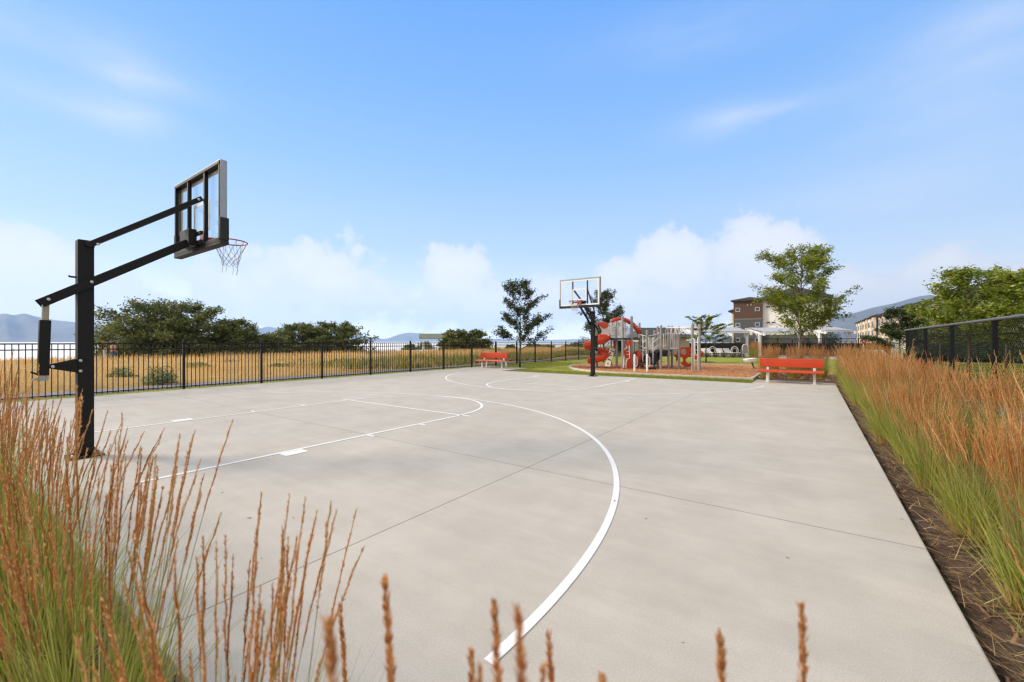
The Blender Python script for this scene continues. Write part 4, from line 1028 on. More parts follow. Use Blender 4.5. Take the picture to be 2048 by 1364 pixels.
def tree(name, label, base, H, prof, n_limb, n_leaf, lsize, m_l, m_b, seed, tr=.06, z0=.28, rise=.55, flat=.5, puff=.10, group=None, stems=1, lean=(0, 0), limbs_extra=()):
    """prof: (share of height, crown radius). Limbs leave the trunk by the golden angle and reach the profile; twigs carry the leaves."""
    R_ = random.Random(seed); r = np.random.default_rng(seed)
    t = thing(name, label, 'tree', base, 0, group); wood = MB(); twigs = []
    hs = [p[0] for p in prof]; rs = [p[1] for p in prof]
    for s_ in range(stems):
        off = Vector((0, 0, 0)) if stems == 1 else Vector((math.cos(6.28*s_/stems + seed), math.sin(6.28*s_/stems + seed), 0)) * .22 * (0.4 + R_.random())
        drift = off * (2.2 if stems > 1 else 0) + Vector((lean[0], lean[1], 0))
        tk = []
        for i in range(9):
            f = i / 8; tk.append(off + drift * f * f + Vector((R_.gauss(0, .012*H*.3) * (i > 0), R_.gauss(0, .012*H*.3) * (i > 0), H * .93 * f - (.1 if i == 0 else 0))))
        wood.tube(tk, [tr * (1 - .86 * i / 8) * (1.25 if i == 0 else 1) for i in range(9)], 8)
        def tp(f):
            q = min(7.999, max(0, f / .93 * 8)); i = int(q); return tk[i].lerp(tk[i+1], q - i)
        todo = [(None, None, None)] * (n_limb // stems)
        for li in range(len(todo) + len(limbs_extra)):
            if li < len(todo):
                f = z0 + (0.93 - z0) * ((li + R_.random()*.6) / len(todo)); a = li * 2.39996 + R_.gauss(0, .3) + s_
                tipf = min(1.0, f + R_.uniform(.4, 1.0) * .18 * rise / .55)
                rad = float(np.interp(tipf, hs, rs)) * R_.uniform(.72, 1.12)
            else: f, a, tipf, rad = limbs_extra[li - len(todo)]
            p0 = tp(f); p1 = Vector((p0.x + math.cos(a)*rad, p0.y + math.sin(a)*rad, tipf * H))
            mid = p0.lerp(p1, .5) + Vector((0, 0, rad * .10 * (1 - rise))) + Vector((R_.gauss(0,.05), R_.gauss(0,.05), 0)) * rad
            pts = [p0, p0.lerp(mid, .55), mid, mid.lerp(p1, .5) + Vector((0,0,.02*rad)), p1]; lr = tr * .42 * (1 - .55*f)
            wood.tube(pts, [lr, lr*.8, lr*.6, lr*.4, lr*.15], 5)
            twigs.append((mid, p1, rad)); twigs.append((pts[1].lerp(mid, .6), p1.lerp(mid, .3), rad * .8))
            for j in range(4):
                g = R_.uniform(.3, .95); b0 = mid.lerp(p1, (g - .3)/.65) if g > .5 else p0.lerp(mid, g*1.6)
                aa = a + R_.choice((-1, 1)) * R_.uniform(.5, 1.3); ll = rad * R_.uniform(.25, .48)
                b1 = b0 + Vector((math.cos(aa)*ll, math.sin(aa)*ll, R_.uniform(-.12, .45) * ll * (1.6*rise)))
                wood.tube([b0, b0.lerp(b1, .5) + Vector((0,0,.04*ll)), b1], [lr*.35, lr*.25, lr*.1], 4); twigs.append((b0, b1, ll * 1.3))
    wood.build('trunk', m_b, t, smooth=True)
    wts = np.array([max(.05, w_) for _, _, w_ in twigs]); ix = r.choice(len(twigs), n_leaf, p=wts / wts.sum())
    A = np.array([tuple(q[0]) for q in twigs])[ix]; B = np.array([tuple(q[1]) for q in twigs])[ix]; u = r.random(n_leaf)[:, None] ** .75
    sg = puff * H / 5; C = A + (B - A) * u + np.stack([r.normal(0, sg, n_leaf), r.normal(0, sg, n_leaf), r.normal(0, sg * (1.1 - .6*min(1, flat)), n_leaf) - .01], -1)
    C[:, 2] = np.maximum(C[:, 2], .12 * H * (0 if stems > 1 else 1) + .08)
    if stems > 1: C[:, 2] *= np.where(r.random(n_leaf) < .30, r.uniform(.1, .5, n_leaf), 1.0)      # skirts of foliage down to the ground
    leaves_obj(C, lsize, m_l, t, r, flat); return t
# the tree in the grasses behind the bench: layered, airy, leaning out to the right low down
b = at(1602, 18.6, -.05); ra = math.atan2(RGT.y, RGT.x)
tree('young_tree', 'bright green layered tree rising from the grasses behind the big red bench', b, zat(497, 18.6) + .05, [(.2,.75),(.30,1.25),(.42,1.4),(.55,1.35),(.66,1.35),(.8,1.4),(.92,1.15),(1,.7)], 38, 20000, .11, m_leaf_lime, m_bark, 41, .058, .24, .85, .6, .095,
     limbs_extra=[(.33, ra + .1, .50, 1.75), (.40, ra - .2, .62, 1.7), (.8, ra + .2, 1.02, 1.5), (.76, ra + math.pi - .2, .98, 1.55), (.5, ra + math.pi + .1, .60, 1.6)])
b = at(1040, 24.6, -.06)
tree('young_tree', 'slender dark young tree on the lawn beside the small red bench', b, zat(561, 24.6), [(.15,.7),(.25,1.3),(.4,1.45),(.55,1.25),(.7,1.05),(.85,.9),(1,.55)], 28, 8500, .13, m_leaf_dark, m_bark_dark, 52, .055, .2, .95, .3, .09,
     limbs_extra=[(.42, ra, .60, 1.55), (.6, ra + .15, .83, 1.25), (.66, ra + math.pi - .1, 1.0, .95), (.3, ra + math.pi, .40, 1.35)])
b = at(1207, 31, -.06)
tree('young_tree', 'dark upright tree standing directly behind the far basketball hoop', b, zat(583, 31), [(.15,.9),(.3,1.6),(.5,1.55),(.7,1.35),(.85,1.2),(1,.7)], 28, 8500, .135, m_leaf_dark, m_bark_dark, 63, .06, .16, 1.1, .2, .10)
b = at(1412, 31.5, -.06)
tree('young_tree', 'small spreading tree in a mulch ring on the lawn right of the playground', b, zat(630, 31.5), [(.3,.6),(.42,1.1),(.6,1.15),(.8,1.05),(1,.7)], 22, 5600, .13, m_leaf_lime, m_bark_dark, 74, .05, .36, .7, .7, .08, limbs_extra=[(.55, ra, .78, 1.45), (.7, ra + math.pi, .98, 1.4)])
MB().lathe([(.62, -.056), (.55, -.03), (0.02, -.02)], (b.x, b.y, 0), 20).build('mulch_ring', m_mulch); tag(bpy.data.objects['mulch_ring'], kind='structure')
# trees beyond the chain link fence
for i, (px, Y, top, rad, nl, sd_, lab, ml) in enumerate(((1800, 22.5, 617, 1.25, 8000, 81, 'dense dark green tree just left of the chain link fence end', m_leaf_dark),
        (1938, 15.5, 539, 1.55, 10500, 82, 'spreading bright tree behind the chain link fence between its posts', m_leaf_lime),
        (2090, 13.0, 540, 1.9, 11000, 83, 'broad bright tree at the right edge behind the chain link fence', m_leaf_lime),
        (2012, 24.0, 588, 2.2, 7000, 84, 'green tree farther back in front of the townhouse wall', m_leaf_lime),
        (1880, 27.0, 600, 2.0, 7000, 85, 'yellowish green tree in front of the nearer townhouse end wall', m_leaf_lime))):
    b = at(px, Y, -.05); H = zat(top, Y)
    tree('shade_tree', lab, b, H, [(.25,rad*.6),(.4,rad*.95),(.6,rad),(.8,rad*.8),(1,rad*.45)], 26, nl, .125, ml, m_bark, sd_, .06, .32, .8, .45, .13, 'trees beyond the chain link fence')
# wide shore bushes across the meadow
for i, (px, Y, top, rad, nl, st_, lab) in enumerate(((292, 37.5, 606, 3.7, 24000, 4, 'broadest dark shore tree behind the fence, right of the near hoop pole'),
        (385, 40, 610, 3.7, 23000, 4, 'broad dark shore tree joined to the right side of the broadest one'), (468, 42.5, 643, 2.6, 15000, 3, 'lower rounded shore tree at the right end of the big thicket'),
        (597, 47, 649, 3.0, 15000, 4, 'rounded shore tree at the left of the second thicket'), (668, 50, 647, 3.3, 15000, 4, 'rounded shore tree at the right of the second thicket'), (556, 46, 668, 1.8, 5000, 3, 'low shrubby shore tree between the two thickets'),
        (912, 64, 661, 2.6, 9000, 3, 'lone dark shore tree just right of the picnic shelter'), (952, 66, 662, 2.3, 7000, 3, 'dark shore tree next to the lone one, farther from the shelter'))):
    b = at(px, Y, .0); H = zat(top, Y)
    tree('shore_tree', lab, b, H, [(0,.85*rad),(.2,rad),(.45,rad*1.02),(.65,rad*.9),(.8,rad*.72),(.92,rad*.5),(1,rad*.3)], 44, nl, .25 * Y / 42, m_leaf_olive, m_bark_dark, 100 + i, .09, .02, .8, .2, .21, 'shore trees along the lake', st_)
def shrub(name, label, cat, base, H, rad, n, ls, m_l, seed, group=None, pw=1.0):
    """a low bush: short stems and a full head of leaves"""
    r = np.random.default_rng(seed); t = thing(name, label, cat, base, 0, group)
    u = r.normal(0, 1, (n, 3)); u /= np.linalg.norm(u, axis=1)[:, None]; u[:, 2] = np.abs(u[:, 2]); q = r.random(n)[:, None] ** .4
    lump = 1 + .18*np.sin(u[:, 0:1]*5 + seed) * np.cos(u[:, 1:2]*6) + .12*np.sin(u[:, 2:3]*9 + seed)
    C = u * q * lump * np.array([[rad, rad, H * .95]]); C[:, 2] = np.maximum(C[:, 2], .03)
    mb = MB()
    for i in range(6): a = i*1.05; mb.tube([(0,0,-.06), (.3*rad*math.cos(a), .3*rad*math.sin(a), .3*H), (.6*rad*math.cos(a), .6*rad*math.sin(a), .7*H)], [.02, .014, .005], 5)
    mb.build('stem', m_bark_dark, t); o = leaves_obj(C, ls, m_l, t, r, .1); o.name = 'foliage'; return t
for i, (px, Y, top, rad, lab) in enumerate(((820, 76, 688, 1.6, 'small shore bush left of the picnic shelter'), (850, 82, 683, 1.8, 'shore bush showing under the roof of the picnic shelter'), (1068, 92, 686, 2.4, 'dark shore bush seen right of the lawn tree'), (1096, 95, 688, 1.8, 'low shore bush between two fence posts right of the lawn tree'),
        (1135, 100, 690, 1.6, 'smallest shore bush left of the far hoop'), (1170, 96, 671, 2.6, 'tall shore bush close behind the spiral slide'), (1150, 98, 684, 2.0, 'shore bush touching the tall one left of the slide'), (1022, 90, 690, 1.4, 'low bush behind the fence left of the lawn tree'))):
    shrub('shore_bush', lab, 'bush', at(px, Y, -.05), max(.9, zat(top, Y)), rad, 1500, .28, m_leaf_olive, 200 + i, 'small bushes along the lake')
m_sage = leaf_mat('sage_leaf', [(.2, (.13, .17, .07)), (.6, (.21, .26, .11)), (.9, (.34, .36, .16))], .3, .7)
for i, (px, py, top, rad, lab) in enumerate(((320, 767, 735, .55, 'biggest grey green sagebrush just beyond the fence path'), (243, 760, 738, .5, 'smaller sagebrush right of the hoop pole'), (395, 735, 726, .7, 'low sagebrush in the meadow beyond the first fence post'), (455, 728, 720, .8, 'low sagebrush in the meadow between two fence posts'),
        (690, 727, 716, .9, 'green weed bush in the meadow in front of the second thicket'), (840, 722, 711, 1.2, 'green weed bush in the meadow before the picnic shelter'), (560, 735, 727, .7, 'low weed bush near the fence under the second thicket'))):
    b = gnd(px, py); Y = EYE * FPX / (py - HPY); shrub('sagebrush', lab, 'shrub', (b.x, b.y, .0), zat(top, Y) * 1.15, rad, 1500, .07, m_sage, 300 + i, 'sagebrush in the dry meadow')
# ---------------------------------------------------------------- buildings
m_roof = mat('roof_shingle', (.04, .033, .031), .95, 0, .3, 3, .3, 30)
m_brown = mat('siding_brown', (.085, .043, .03), .8, 0, .1, 2)
m_slate = mat('siding_slate', (.075, .078, .092), .8, 0, .1, 2)
m_stucco = mat('stucco_white', (.80, .80, .775), .85, 0, .06, 1.5)
m_creamw = mat('stucco_cream', (.80, .71, .53), .85, 0, .08, 1.5)
m_tan = mat('stucco_tan', (.62, .50, .34), .85, 0, .08, 1.5)
m_taupe = mat('siding_taupe', (.30, .26, .21), .85, 0, .08, 2)
m_grayw = mat('siding_grey', (.17, .16, .15), .85, 0, .08, 2)
m_trim = mat('trim_white', (.62, .62, .60), .6)
def win_mat():
    m, nt, b = new_mat('window_glass'); b.inputs['Base Color'].default_value = (.03, .035, .045, 1); b.inputs['Roughness'].default_value = .08; b.inputs['Specular IOR Level'].default_value = .8; return m
m_win = win_mat()
def window(parent, o, ex, w_, h_, fm=None, depth=.06, sill=False):
    """a framed pane standing a little proud of the wall; o = its middle on the wall, ex = along the wall"""
    o, ex = Vector(o), Vector(ex).normalized(); en = ex.cross(Vector((0,0,1))).normalized(); M = Matrix((ex, en, Vector((0,0,1)))).transposed(); t_ = .07
    mb = MB()
    for s in (-1, 1):
        mb.box(o + ex*(s*(w_/2 - t_/2)) + en*.02, (t_, depth, h_), M=M); mb.box(o + Vector((0,0,s*(h_/2 - t_/2))) + en*.02, (w_ - 2*t_ - .002, depth, t_), M=M)
    fr = mb.build('window', fm or m_trim, parent)
    MB().box(o + en*.012, (w_ - 2*t_, .03, h_ - 2*t_), M=M).build('pane', m_win, fr); return fr
def hip(mb, x0, x1, y0, y1, z, h, ov=.5, ridge='x', k=.9):
    x0 -= ov; x1 += ov; y0 -= ov; y1 += ov; cx, cy_ = (x0+x1)/2, (y0+y1)/2
    if ridge == 'x': d = min((y1-y0)/2 * k, (x1-x0)/2 - .1); A, B = (x0+d, cy_, z+h), (x1-d, cy_, z+h)
    else: d = min((x1-x0)/2 * k, (y1-y0)/2 - .1); A, B = (cx, y0+d, z+h), (cx, y1-d, z+h)
    v = [(x0,y0,z),(x1,y0,z),(x1,y1,z),(x0,y1,z),A,B,(x0,y0,z-.25),(x1,y0,z-.25),(x1,y1,z-.25),(x0,y1,z-.25)]
    if ridge == 'x': f = [(0,1,5,4),(1,2,5),(2,3,4,5),(3,0,4)]
    else: f = [(0,1,4),(1,2,5,4),(2,3,5),(3,0,4,5)]
    mb.add(v, f + [(6,7,1,0),(7,8,2,1),(8,9,3,2),(9,6,0,3),(9,8,7,6)])
# the dark apartment block with a white stair wall
Yb = 85.0; p0 = at(1467, Yb); t = thing('apartment_building', 'apartment block with brown and slate bays, a white wall and a dark hip roof', 'building', (p0.x, p0.y, -.1))
s = .0; W1, W2, D = 5.0, 10.2, 16; H = zat(605, Yb) + .3
MB().box((W1/2, D/2, 6.05 + (H-6.05)/2), (W1, D, H - 6.05)).build('wall', m_brown, t)['label'] = 'brown upper wall'
MB().box((W1/2, D/2, 3.0), (W1, D, 6.0)).build('wall', m_slate, t)['label'] = 'slate grey lower wall'
MB().box((W1/2, D/2 - .03, 6.03), (W1 + .16, D + .06, .24)).build('band_course', m_grayw, t)
MB().box((W1 + .005 + (W2)/2, D/2 + .3, 2.9 + (H - 2.9)/2), (W2, D - .6, H - 2.9)).build('wall', m_stucco, t)['label'] = 'white stucco wall'
MB().box((W1 + .01 + W2/2, D/2 + .36, 1.45), (W2 - .06, D - .62, 2.9)).build('wall', m_slate, t)['label'] = 'slate grey base under the white wall'
MB().box((-.5, D/2 + 2.5, 3.9), (1.0, D - 5, 7.8)).build('side_wing', m_creamw, t)
mb = MB(); hip(mb, -1.0, 0, 2.5, D - 2.5, 7.95, .35, .3, 'y'); rw = mb.build('side_roof', m_roof, t)
mb = MB(); hip(mb, 0, W1 + .5, -.0, D, H + .22, .6, .45, 'y', .4); hip(mb, W1 - .2, W1 + W2 + .3, -.1, D, H + .225, 2.5, .5, 'y', .75); mb.build('roof', m_roof, t)
for z in (zat(679.5, Yb), zat(650, Yb), zat(620, Yb)):
    for x in (.78, 4.15): window(t, (x, -.01, z + .1), (1,0,0), .78, .72)
for z in (zat(616, Yb), zat(646.5, Yb)):
    for x in (W1 + .95, W1 + 1.85): MB().box((x, .285, z + .1), (.62, .06, .26)).build('vent_slot', m_roof, t)
for x in (2.5, 3.1): MB().box((x, -.04, zat(611.5, Yb) + .1), (.16, .12, .14)).build('wall_light', m_trim, t)
# townhouses along the right, seen beyond the trees
def townhouse(label, y0, y1, H, units, cols, x0=16.0, D=12.0):
    t = thing('townhouse', label, 'building', (x0, y0, -.1), 0, 'townhouses along the right'); L = y1 - y0
    MB().box((D/2 + .6, L/2, H/2), (D - 1.2, L, H)).build('wall', cols[0], t)
    uw = L / units
    for i in range(units):
        b0 = uw * i + uw * .12; b1 = b0 + uw * .52; hh = H - (.25 if i % 2 else .02)
        MB().box((.3 + .001*i, (b0+b1)/2, hh/2), (.62, b1 - b0, hh)).build('bay', cols[1 + i % 2], t)
        for z in (1.5, 4.4, 7.2):
            if z + 1 > H: continue
            for yy_ in (b0 + (b1-b0)*.28, b0 + (b1-b0)*.72): window(t, (-.012, yy_, z), (0,-1,0), (b1-b0)*.32, 1.75, m_brown)
            window(t, (.59, b1 + uw*.2, z), (0,-1,0), uw*.2, 1.6, m_trim)
        mb = MB(); hip(mb, -.1, 2.2, b0, b1, hh + .3 + .01*i, .55, .4, 'y'); mb.build('bay_roof', m_roof, t)
    mb = MB(); hip(mb, .6, D, 0, L, H + .28, 2.1, .6, 'y'); mb.build('roof', m_roof, t)
    for z in (1.5, 4.4, 7.0):
        for x in (3.6, 8.2): window(t, (x, -.012, z), (1,0,0), 1.1, 1.3)
    return t
townhouse('farthest cream townhouse row with dark window stacks at the foot of the mountain', 176, 246, 9.6, 7, (m_creamw, m_tan, m_creamw))
townhouse('cream townhouse row with bay windows left of the dense dark tree', 120, 168, 8.9, 6, (m_creamw, m_creamw, m_tan))
townhouse('grey brown townhouse whose plain end wall shows between the trees', 86, 112, 8.3, 3, (m_grayw, m_taupe, m_creamw))
townhouse('nearest taupe townhouse behind the trees and chain link fence', 44, 76, 7.6, 4, (m_grayw, m_taupe, m_taupe))
# pool house behind the playground
Y = 50.0; p0 = at(1280, Y); p1 = at(1379, Y); t = thing('pool_house', 'small beige pool house with a dark gable roof behind the playground', 'building', (p0.x, p0.y, -.1), math.atan2(RGT.y, RGT.x))
Wd = (p1 - p0).length; H = zat(673, Y) + .1
MB().box((Wd/2, 2.6, H/2), (Wd, 5.2, H)).build('wall', mat('pool_house_beige', (.40, .35, .265), .85, 0, .06, 2), t)
zr = zat(654, Y) + .1
MB().add([(-.5,-.5,H-.05),(Wd+.4,-.5,H-.05),(Wd+.4,5.7,H-.05),(-.5,5.7,H-.05),(.9,2.6,zr),(Wd-.9,2.6,zr)], [(0,1,5,4),(1,2,5),(2,3,4,5),(3,0,4),(3,2,1,0)]).build('roof', mat('roof_green_grey', (.050, .056, .050), .95, 0, .25, 3), t)
MB().box((.75, -.03, 1.05), (.95, .06, 2.1)).build('door', m_trim, t)
for i in range(9):
    shrub('hedge_shrub', f'dark shrub before the townhouse behind the chain link fence, {ORD[i]} of its row', 'shrub', (13.2 + .5*math.sin(i*2.1), 43 + 4.4*i, -.05), 2.2 + .5*math.sin(i*1.7), 2.3, 2400, .19, m_leaf_dark, 500 + i, 'shrubs in front of the nearest townhouse')
# picnic shelter on the shore
Y = 76.0; c = at(866, Y); t = thing('picnic_shelter', 'open picnic shelter with a green gable roof on white posts by the lake', 'shelter', (c.x, c.y, -.05), math.atan2(RGT.y, RGT.x) + .25)
m_groof = mat('roof_sage', (.17, .19, .12), .8); m_wood = mat('gable_wood', (.24, .12, .07), .8)
hw, hd, ze, zr = 2.35, 1.8, zat(676, Y), zat(667.2, Y) + .05
for y in (-1, 1): 
    MB().add([(-hw, y*hd, ze), (hw, y*hd, ze), (hw, 0, zr), (-hw, 0, zr), (-hw, y*hd, ze-.1), (hw, y*hd, ze-.1), (hw, 0, zr-.1), (-hw, 0, zr-.1)], [(0,1,2,3),(7,6,5,4),(0,4,5,1),(2,6,7,3),(0,3,7,4),(1,5,6,2)]).build('roof_slope', m_groof, t)
for x in (-hw + .12, hw - .12): MB().prism([(-hd*.92, ze - .08), (hd*.92, ze - .08), (0, zr - .11)], (x, 0, 0), (0,1,0), (0,0,1), .08).build('gable', m_wood, t)
for x in (-1.7, 1.7):
    for y in (-1.2, 1.2): MB().box((x, y, ze/2 - .05), (.2, .2, ze)).build('post', m_white, t)
p = thing('picnic_table', 'picnic table under the shelter roof by the lake', 'table', (c.x, c.y, -.05), math.atan2(RGT.y, RGT.x) + .25)
MB().box((0,0,.75), (1.8,.75,.05)).build('table_top', m_wood, p)
for y in (-.65, .65): MB().box((0,y,.45), (1.8,.28,.05)).build('bench_seat', m_wood, p)
for x in (-.6, .6): MB().bar((x,-.7,.05), (x,.0,.72), .08).bar((x,.7,.05), (x,.02,.715), .07).build('trestle', m_wood, p)

# pool pergolas, white
def pergola(label, pxa, pxb, Y, ztop, rise=1.0, side=1, rafters=9):
    a, b = at(pxa, Y), at(pxb, Y); t = thing('pergola', label, 'pergola', (a.x, a.y, -.05), math.atan2(RGT.y, RGT.x), 'white pergolas by the pool'); W_ = (b - a).length
    for x in (0, W_):
        po = MB().box((x, 0, ztop/2), (.20, .20, ztop)).build('post', m_white, t)
        MB().lathe([(.24, 0), (.24, .18), (.16, .32), (.145, .6)], (x, 0, 0), 12).build('post_base', m_white, po)
        MB().bar((x, .08, ztop - .75), (x, .75, ztop + .12), .10, .14).build('brace', m_white, t)
        MB().bar((x, -.9, ztop - .45*rise), (x, 2.2, ztop + .95*rise), .14, .22).build('rafter', m_white, t)
    for y, z in ((-.6, ztop - .30*rise + .14), (1.9, ztop + .84*rise + .14)): MB().bar((-.4, y, z), (W_ + .4, y, z), .10, .16).build('beam', m_white, t)
    v = []
    for i in range(9):
        x = W_ * i / 8
        for y, z in ((-.7, ztop - .33*rise + .25), (.7, ztop + .31*rise + .2), (2.0, ztop + .88*rise + .25)): v.append((x, y, z))
    MB().add(v, [(3*i+j, 3*i+3+j, 3*i+4+j, 3*i+1+j) for i in range(8) for j in range(2)]).build('canopy', mat('canopy_cloth', (.40, .41, .45), .8), t, solid=.02)
    return t
pergola('white pergola left of the apartment block, its canopy over the pool', 1388, 1494, 44, zat(664, 44), .4)
pergola('white pergola in front of the white apartment wall', 1519.5, 1600, 43, zat(665, 43), .4)
pergola('white pergola right of the big bright tree', 1640, 1698, 44, zat(662, 44), .35)
# dark pool fence behind the lawn
t = thing('pool_fence', 'dark pool fence with a picket top running behind the pergolas', 'fence', (0, 0, -.05))
pa, pb = at(1372, 52), at(1792, 40); n = 14; d = (pb - pa) / n; dn = d.normalized()
for i in range(n):
    a, b = pa + d*i, pa + d*(i+1); mb = MB()
    mb.bar(a + Vector((0,0,.70)), b + Vector((0,0,.70)), .03, 1.3); mb.bar(a + Vector((0,0,1.83)), b + Vector((0,0,1.83)), .04, .05)
    for k in range(18): q = a.lerp(b, (k + .5)/18); mb.box(q + Vector((0,0,1.58)), (.02,.02,.46), rz=math.atan2(dn.y, dn.x))
    mb.build('fence_panel', m_black, t); MB().box(a + Vector((0,0,.95)), (.08,.08,1.95), rz=math.atan2(dn.y, dn.x)).build('post', m_black, t)
# clipped shrubs in front of the pool
m_box = leaf_mat('boxwood_leaf', [(.2, (.02, .035, .012)), (.6, (.04, .065, .02)), (.9, (.07, .10, .03))], .25, .5)
for i, px in enumerate((1397, 1414, 1431, 1448, 1466, 1483)):
    shrub('boxwood', f'clipped dark round shrub at the lawn edge by the pool, {ORD[i]} from the playground', 'shrub', at(px, 41.2 - .15*i, -.05), .55, .42, 900, .06, m_box, 400 + i, 'clipped shrubs at the pool edge')
for i, (px, Y, top, rad, lab) in enumerate(((1452, 60, 657, 1.4, 'rounded olive green shrub behind the left pergola'), (1551, 60, 655, 1.3, 'olive green shrub below the middle pergola canopy'), (1655, 58, 652, 1.15, 'dark upright shrub beside the right pergola'), (1668, 57, 658, .9, 'dark shrub right beside the upright one at the right pergola'),
        (1752, 62, 676, 1.6, 'low dark shrub in front of the cream townhouses'), (1700, 66, 680, 1.5, 'low shrub behind the pool fence right of the pergolas'), (1610, 60, 660, 2.0, 'dark shrub behind the trunk of the big bright tree'), (1770, 60, 678, 1.3, 'low dark shrub beside the white slatted screen'))):
    shrub('tall_shrub', lab, 'shrub', at(px, Y, -.05), zat(top, Y), rad, 1800, .17, m_box if i > 1 else m_leaf_olive, 420 + i, 'shrubs behind the pool fence')
for i, (px, Y) in enumerate(((1503, 40), (1512, 41), (1738, 38), (1757, 38.5))):
    clump(lush[i % 2], *at(px, Y).xy, ('dull reed grass clump beside the notice board', 'dull reed grass clump left of the pergola post', 'dark reed grass clump at the red tripod', 'dark reed grass clump right of the red tripod')[i], 'reed grasses at the pool', -.04, 1.25)
# white pool furniture
def lounger(label, px, Y, rz):
    t = thing('sun_lounger', label, 'lounger', at(px, Y, -.05), rz, 'white pool furniture'); mb = MB()
    MB().box((0,0,.36), (.62,1.25,.06)).build('seat', m_white, t, bevel=.01); MB().bar((0,.60,.36), (0,1.15,.80), .62, .05).build('backrest', m_white, t, bevel=.01)
    for x in (-.27,.27):
        for y in (-.55,.55): MB().box((x,y,.165), (.05,.05,.33)).build('leg', m_white, t)
for i, (px, Y, rz) in enumerate(((1408, 43.5, .5), (1424, 44.5, .7), (1443, 44, .4), (1462, 43.6, .6), (1771, 34, .6), (1783, 33.5, .6))):
    lounger(f'white pool lounger {"behind the clipped shrubs" if i < 4 else "in front of the white slatted screen"}, {ORD[i if i < 4 else i - 4]} from the left', px, Y, rz)
for i, px in enumerate((1426, 1470)):
    Y = 42.6; t = thing('arched_chair', ('white arch-backed metal chair behind the clipped shrubs, nearer the playground', 'white arch-backed metal chair behind the clipped shrubs, nearer the notice board')[i], 'chair', at(px, Y, -.05), math.atan2(RGT.y, RGT.x), 'arch-backed pool chairs')
    A = [(.36*math.cos(q), .08, .62 + .40*math.sin(q)) for q in np.linspace(0, math.pi, 13)]
    mb = MB(); mb.tube([(.36,.08,.40)] + A + [(-.36,.08,.40)], .03, 6); mb.tube([(.22,.08,.40)] + [(.24*math.cos(q), .08, .58 + .28*math.sin(q)) for q in np.linspace(0, math.pi, 9)] + [(-.22,.08,.40)], .02, 6)
    mb.build('backrest', m_white, t); MB().box((0,-.15,.40), (.72,.5,.05)).build('seat', m_white, t)
    for x in (-.3,.3):
        for y in (-.35,.05): MB().box((x,y,.18), (.04,.04,.39)).build('leg', m_white, t)
# white slatted screen beside the fence end
Y = 27; a, b = at(1783, Y), at(1806, Y); t = thing('slatted_screen', 'white vertical slatted screen behind the dense dark tree', 'screen', (a.x, a.y, -.05), math.atan2(RGT.y, RGT.x)); W_ = (b-a).length
for i in range(7): MB().box((W_*(i+.5)/7, 0, .80), (.07, .03, 1.5)).build('screen_slat', m_trim, t)
for z in (.2, 1.42): MB().box((W_/2, .035, z), (W_, .03, .07)).build('rail', m_trim, t)
# red life ring on a tripod
Y = 34; t = thing('life_ring_stand', 'red and white life ring on a thin metal tripod beyond the grasses', 'life ring stand', at(1727, Y, -.05)); k = Y / FPX
for a in range(3):
    q = a*2.094 + .4; MB().tube([(.35*math.cos(q), .35*math.sin(q), 0), (0, 0, zat(686, Y))], .022, 6).build('leg', m_grey, t)
c = Vector((0, 0, zat(681, Y) + .05)); MB().tube([c + RGT*(.17*math.cos(q)) + Vector((0,0,.17*math.sin(q))) - FWD*.05 for q in np.linspace(0, 6.283, 21)[:-1]], .065, 8, closed=True).build('life_ring', m_pred, t, smooth=True)
MB().box(c, (.2, .06, .2), rz=math.atan2(RGT.y, RGT.x)).build('back_plate', m_white, t)

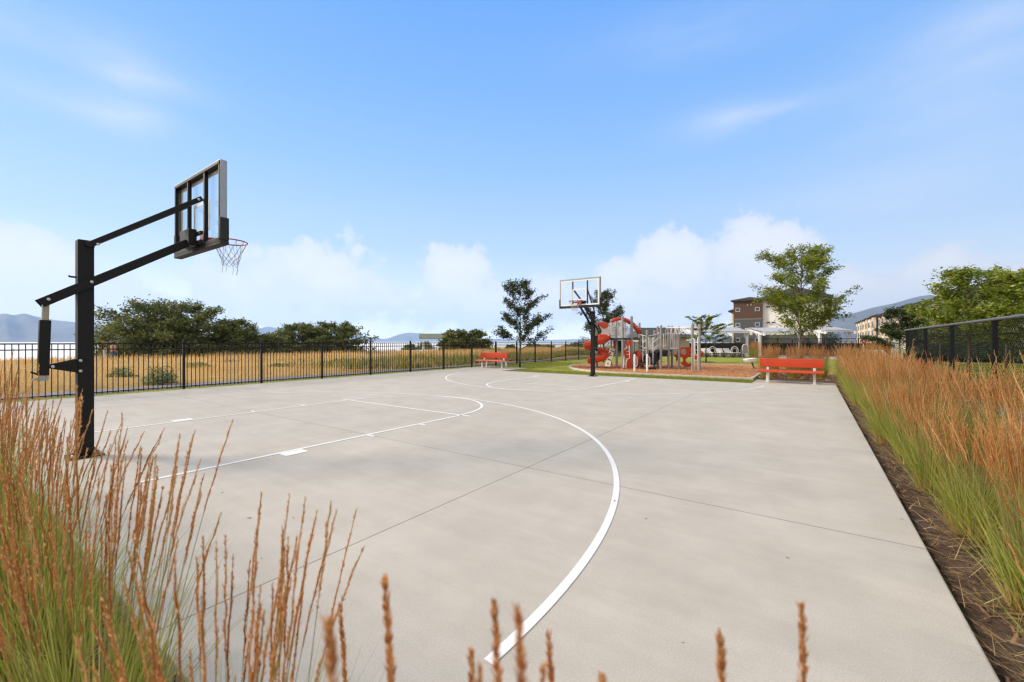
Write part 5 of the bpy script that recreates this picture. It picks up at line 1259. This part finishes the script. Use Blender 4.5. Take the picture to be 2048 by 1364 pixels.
# ---------------------------------------------------------------- two people by the lake
m_skin = mat('skin', (.42, .25, .17), .6); m_dress = mat('pale_dress', (.58, .50, .45), .8); m_hair = mat('dark_hair', (.045, .025, .018), .7); m_blue = mat('blue_cloth', (.03, .07, .20), .8); m_pink = mat('pink_shirt', (.55, .28, .24), .8)
def skinned(name, J, E, m, parent):
    me = bpy.data.meshes.new(name); me.from_pydata([j[0] for j in J], E, []); o = bpy.data.objects.new(name, me); COL.objects.link(o); o.parent = parent
    sk = o.modifiers.new('skin', 'SKIN'); sk.use_smooth_shade = True
    for v, j in zip(me.skin_vertices[0].data, J): v.radius = (j[1], j[1] * (j[2] if len(j) > 2 else 1))
    me.skin_vertices[0].data[0].use_root = True; d = o.modifiers.new('smooth', 'SUBSURF'); d.levels = d.render_levels = 1; me.materials.append(m); return o
def person(label, px, Y, h, rz, dress):
    t = thing('person', label, 'person', at(px, Y, -.08), rz); k = h / 1.7
    J = [((0,0,.92),.125,.8), ((0,0,1.12),.11,.8), ((0,0,1.32),.135,.7), ((0,0,1.43),.07), ((0,0,1.50),.05), ((0,.01,1.60),.088,1.1), ((0,.0,1.68),.06),
         ((.17,0,1.38),.052), ((.23,.02,1.12),.042), ((.22,-.08,.90),.032), ((.22,-.10,.80),.03), ((-.17,0,1.38),.052), ((-.24,.03,1.12),.042), ((-.22,-.06,.90),.032), ((-.22,-.08,.80),.03),
         ((.09,0,.84),.095), ((.10,-.02,.48),.06), ((.10,.03,.09),.04), ((.11,-.13,.035),.033), ((-.09,0,.84),.095), ((-.10,.0,.48),.06), ((-.11,.05,.09),.04), ((-.12,-.11,.035),.033)]
    E = [(0,1),(1,2),(2,3),(3,4),(4,5),(5,6),(2,7),(7,8),(8,9),(9,10),(2,11),(11,12),(12,13),(13,14),(0,15),(15,16),(16,17),(17,18),(0,19),(19,20),(20,21),(21,22)]
    J = [((j[0][0]*k, j[0][1]*k, j[0][2]*k), j[1]*k*.98) + tuple(j[2:]) for j in J]
    skinned('body', J, E, m_skin, t)
    if dress:
        MB().lathe([(.27*k,.12*k),(.24*k,.45*k),(.17*k,.90*k),(.145*k,1.08*k),(.175*k,1.30*k),(.15*k,1.41*k),(.06*k,1.45*k)], n=16).build('dress', m_dress, t, smooth=True)
        MB().ball((0,.03*k,1.63*k), (.115*k,.12*k,.125*k), 12, 8).ball((0,.09*k,1.42*k), (.13*k,.07*k,.26*k), 12, 8).build('hair', m_hair, t, smooth=True)
    else:
        MB().lathe([(.15*k,.88*k),(.165*k,1.05*k),(.19*k,1.30*k),(.165*k,1.41*k),(.07*k,1.46*k)], n=16).build('shirt', m_pink, t, smooth=True)
        for s in (-1, 1): MB().tube([(s*.075*k,0,.95*k), (s*.10*k,-.01*k,.5*k), (s*.11*k,.03*k,.08*k)], [.125*k,.10*k,.085*k], 10).build('trousers', m_blue, t, smooth=True)
        MB().ball((0,.03*k,1.645*k), (.10*k,.105*k,.10*k), 12, 8).build('hair', m_hair, t, smooth=True)
person('person with long dark hair in a pale dress standing at the lake shore', 209, 31.0, 1.27, math.atan2(RGT.y, RGT.x) + 2.6, True)
person('person in a pink shirt and blue trousers beside the shore tree', 226.5, 30.8, 1.52, math.atan2(RGT.y, RGT.x) + 2.9, False)
# ---------------------------------------------------------------- air
if HAZE_D > 0:
    hz = MB().box((0, 0, 400), (19400, 19400, 812)); m, nt, b = new_mat('haze_air'); out = nt.nodes['Material Output']
    nt.nodes.remove(b); v = nt.nodes.new('ShaderNodeVolumePrincipled'); v.inputs['Color'].default_value = (*HAZE_COL, 1); v.inputs['Density'].default_value = HAZE_D; v.inputs['Anisotropy'].default_value = .2
    nt.links.new(v.outputs[0], out.inputs['Volume']); o = hz.build('haze', m); tag(o, 'pale bluish air between the court and the mountains', None, None, 'stuff')
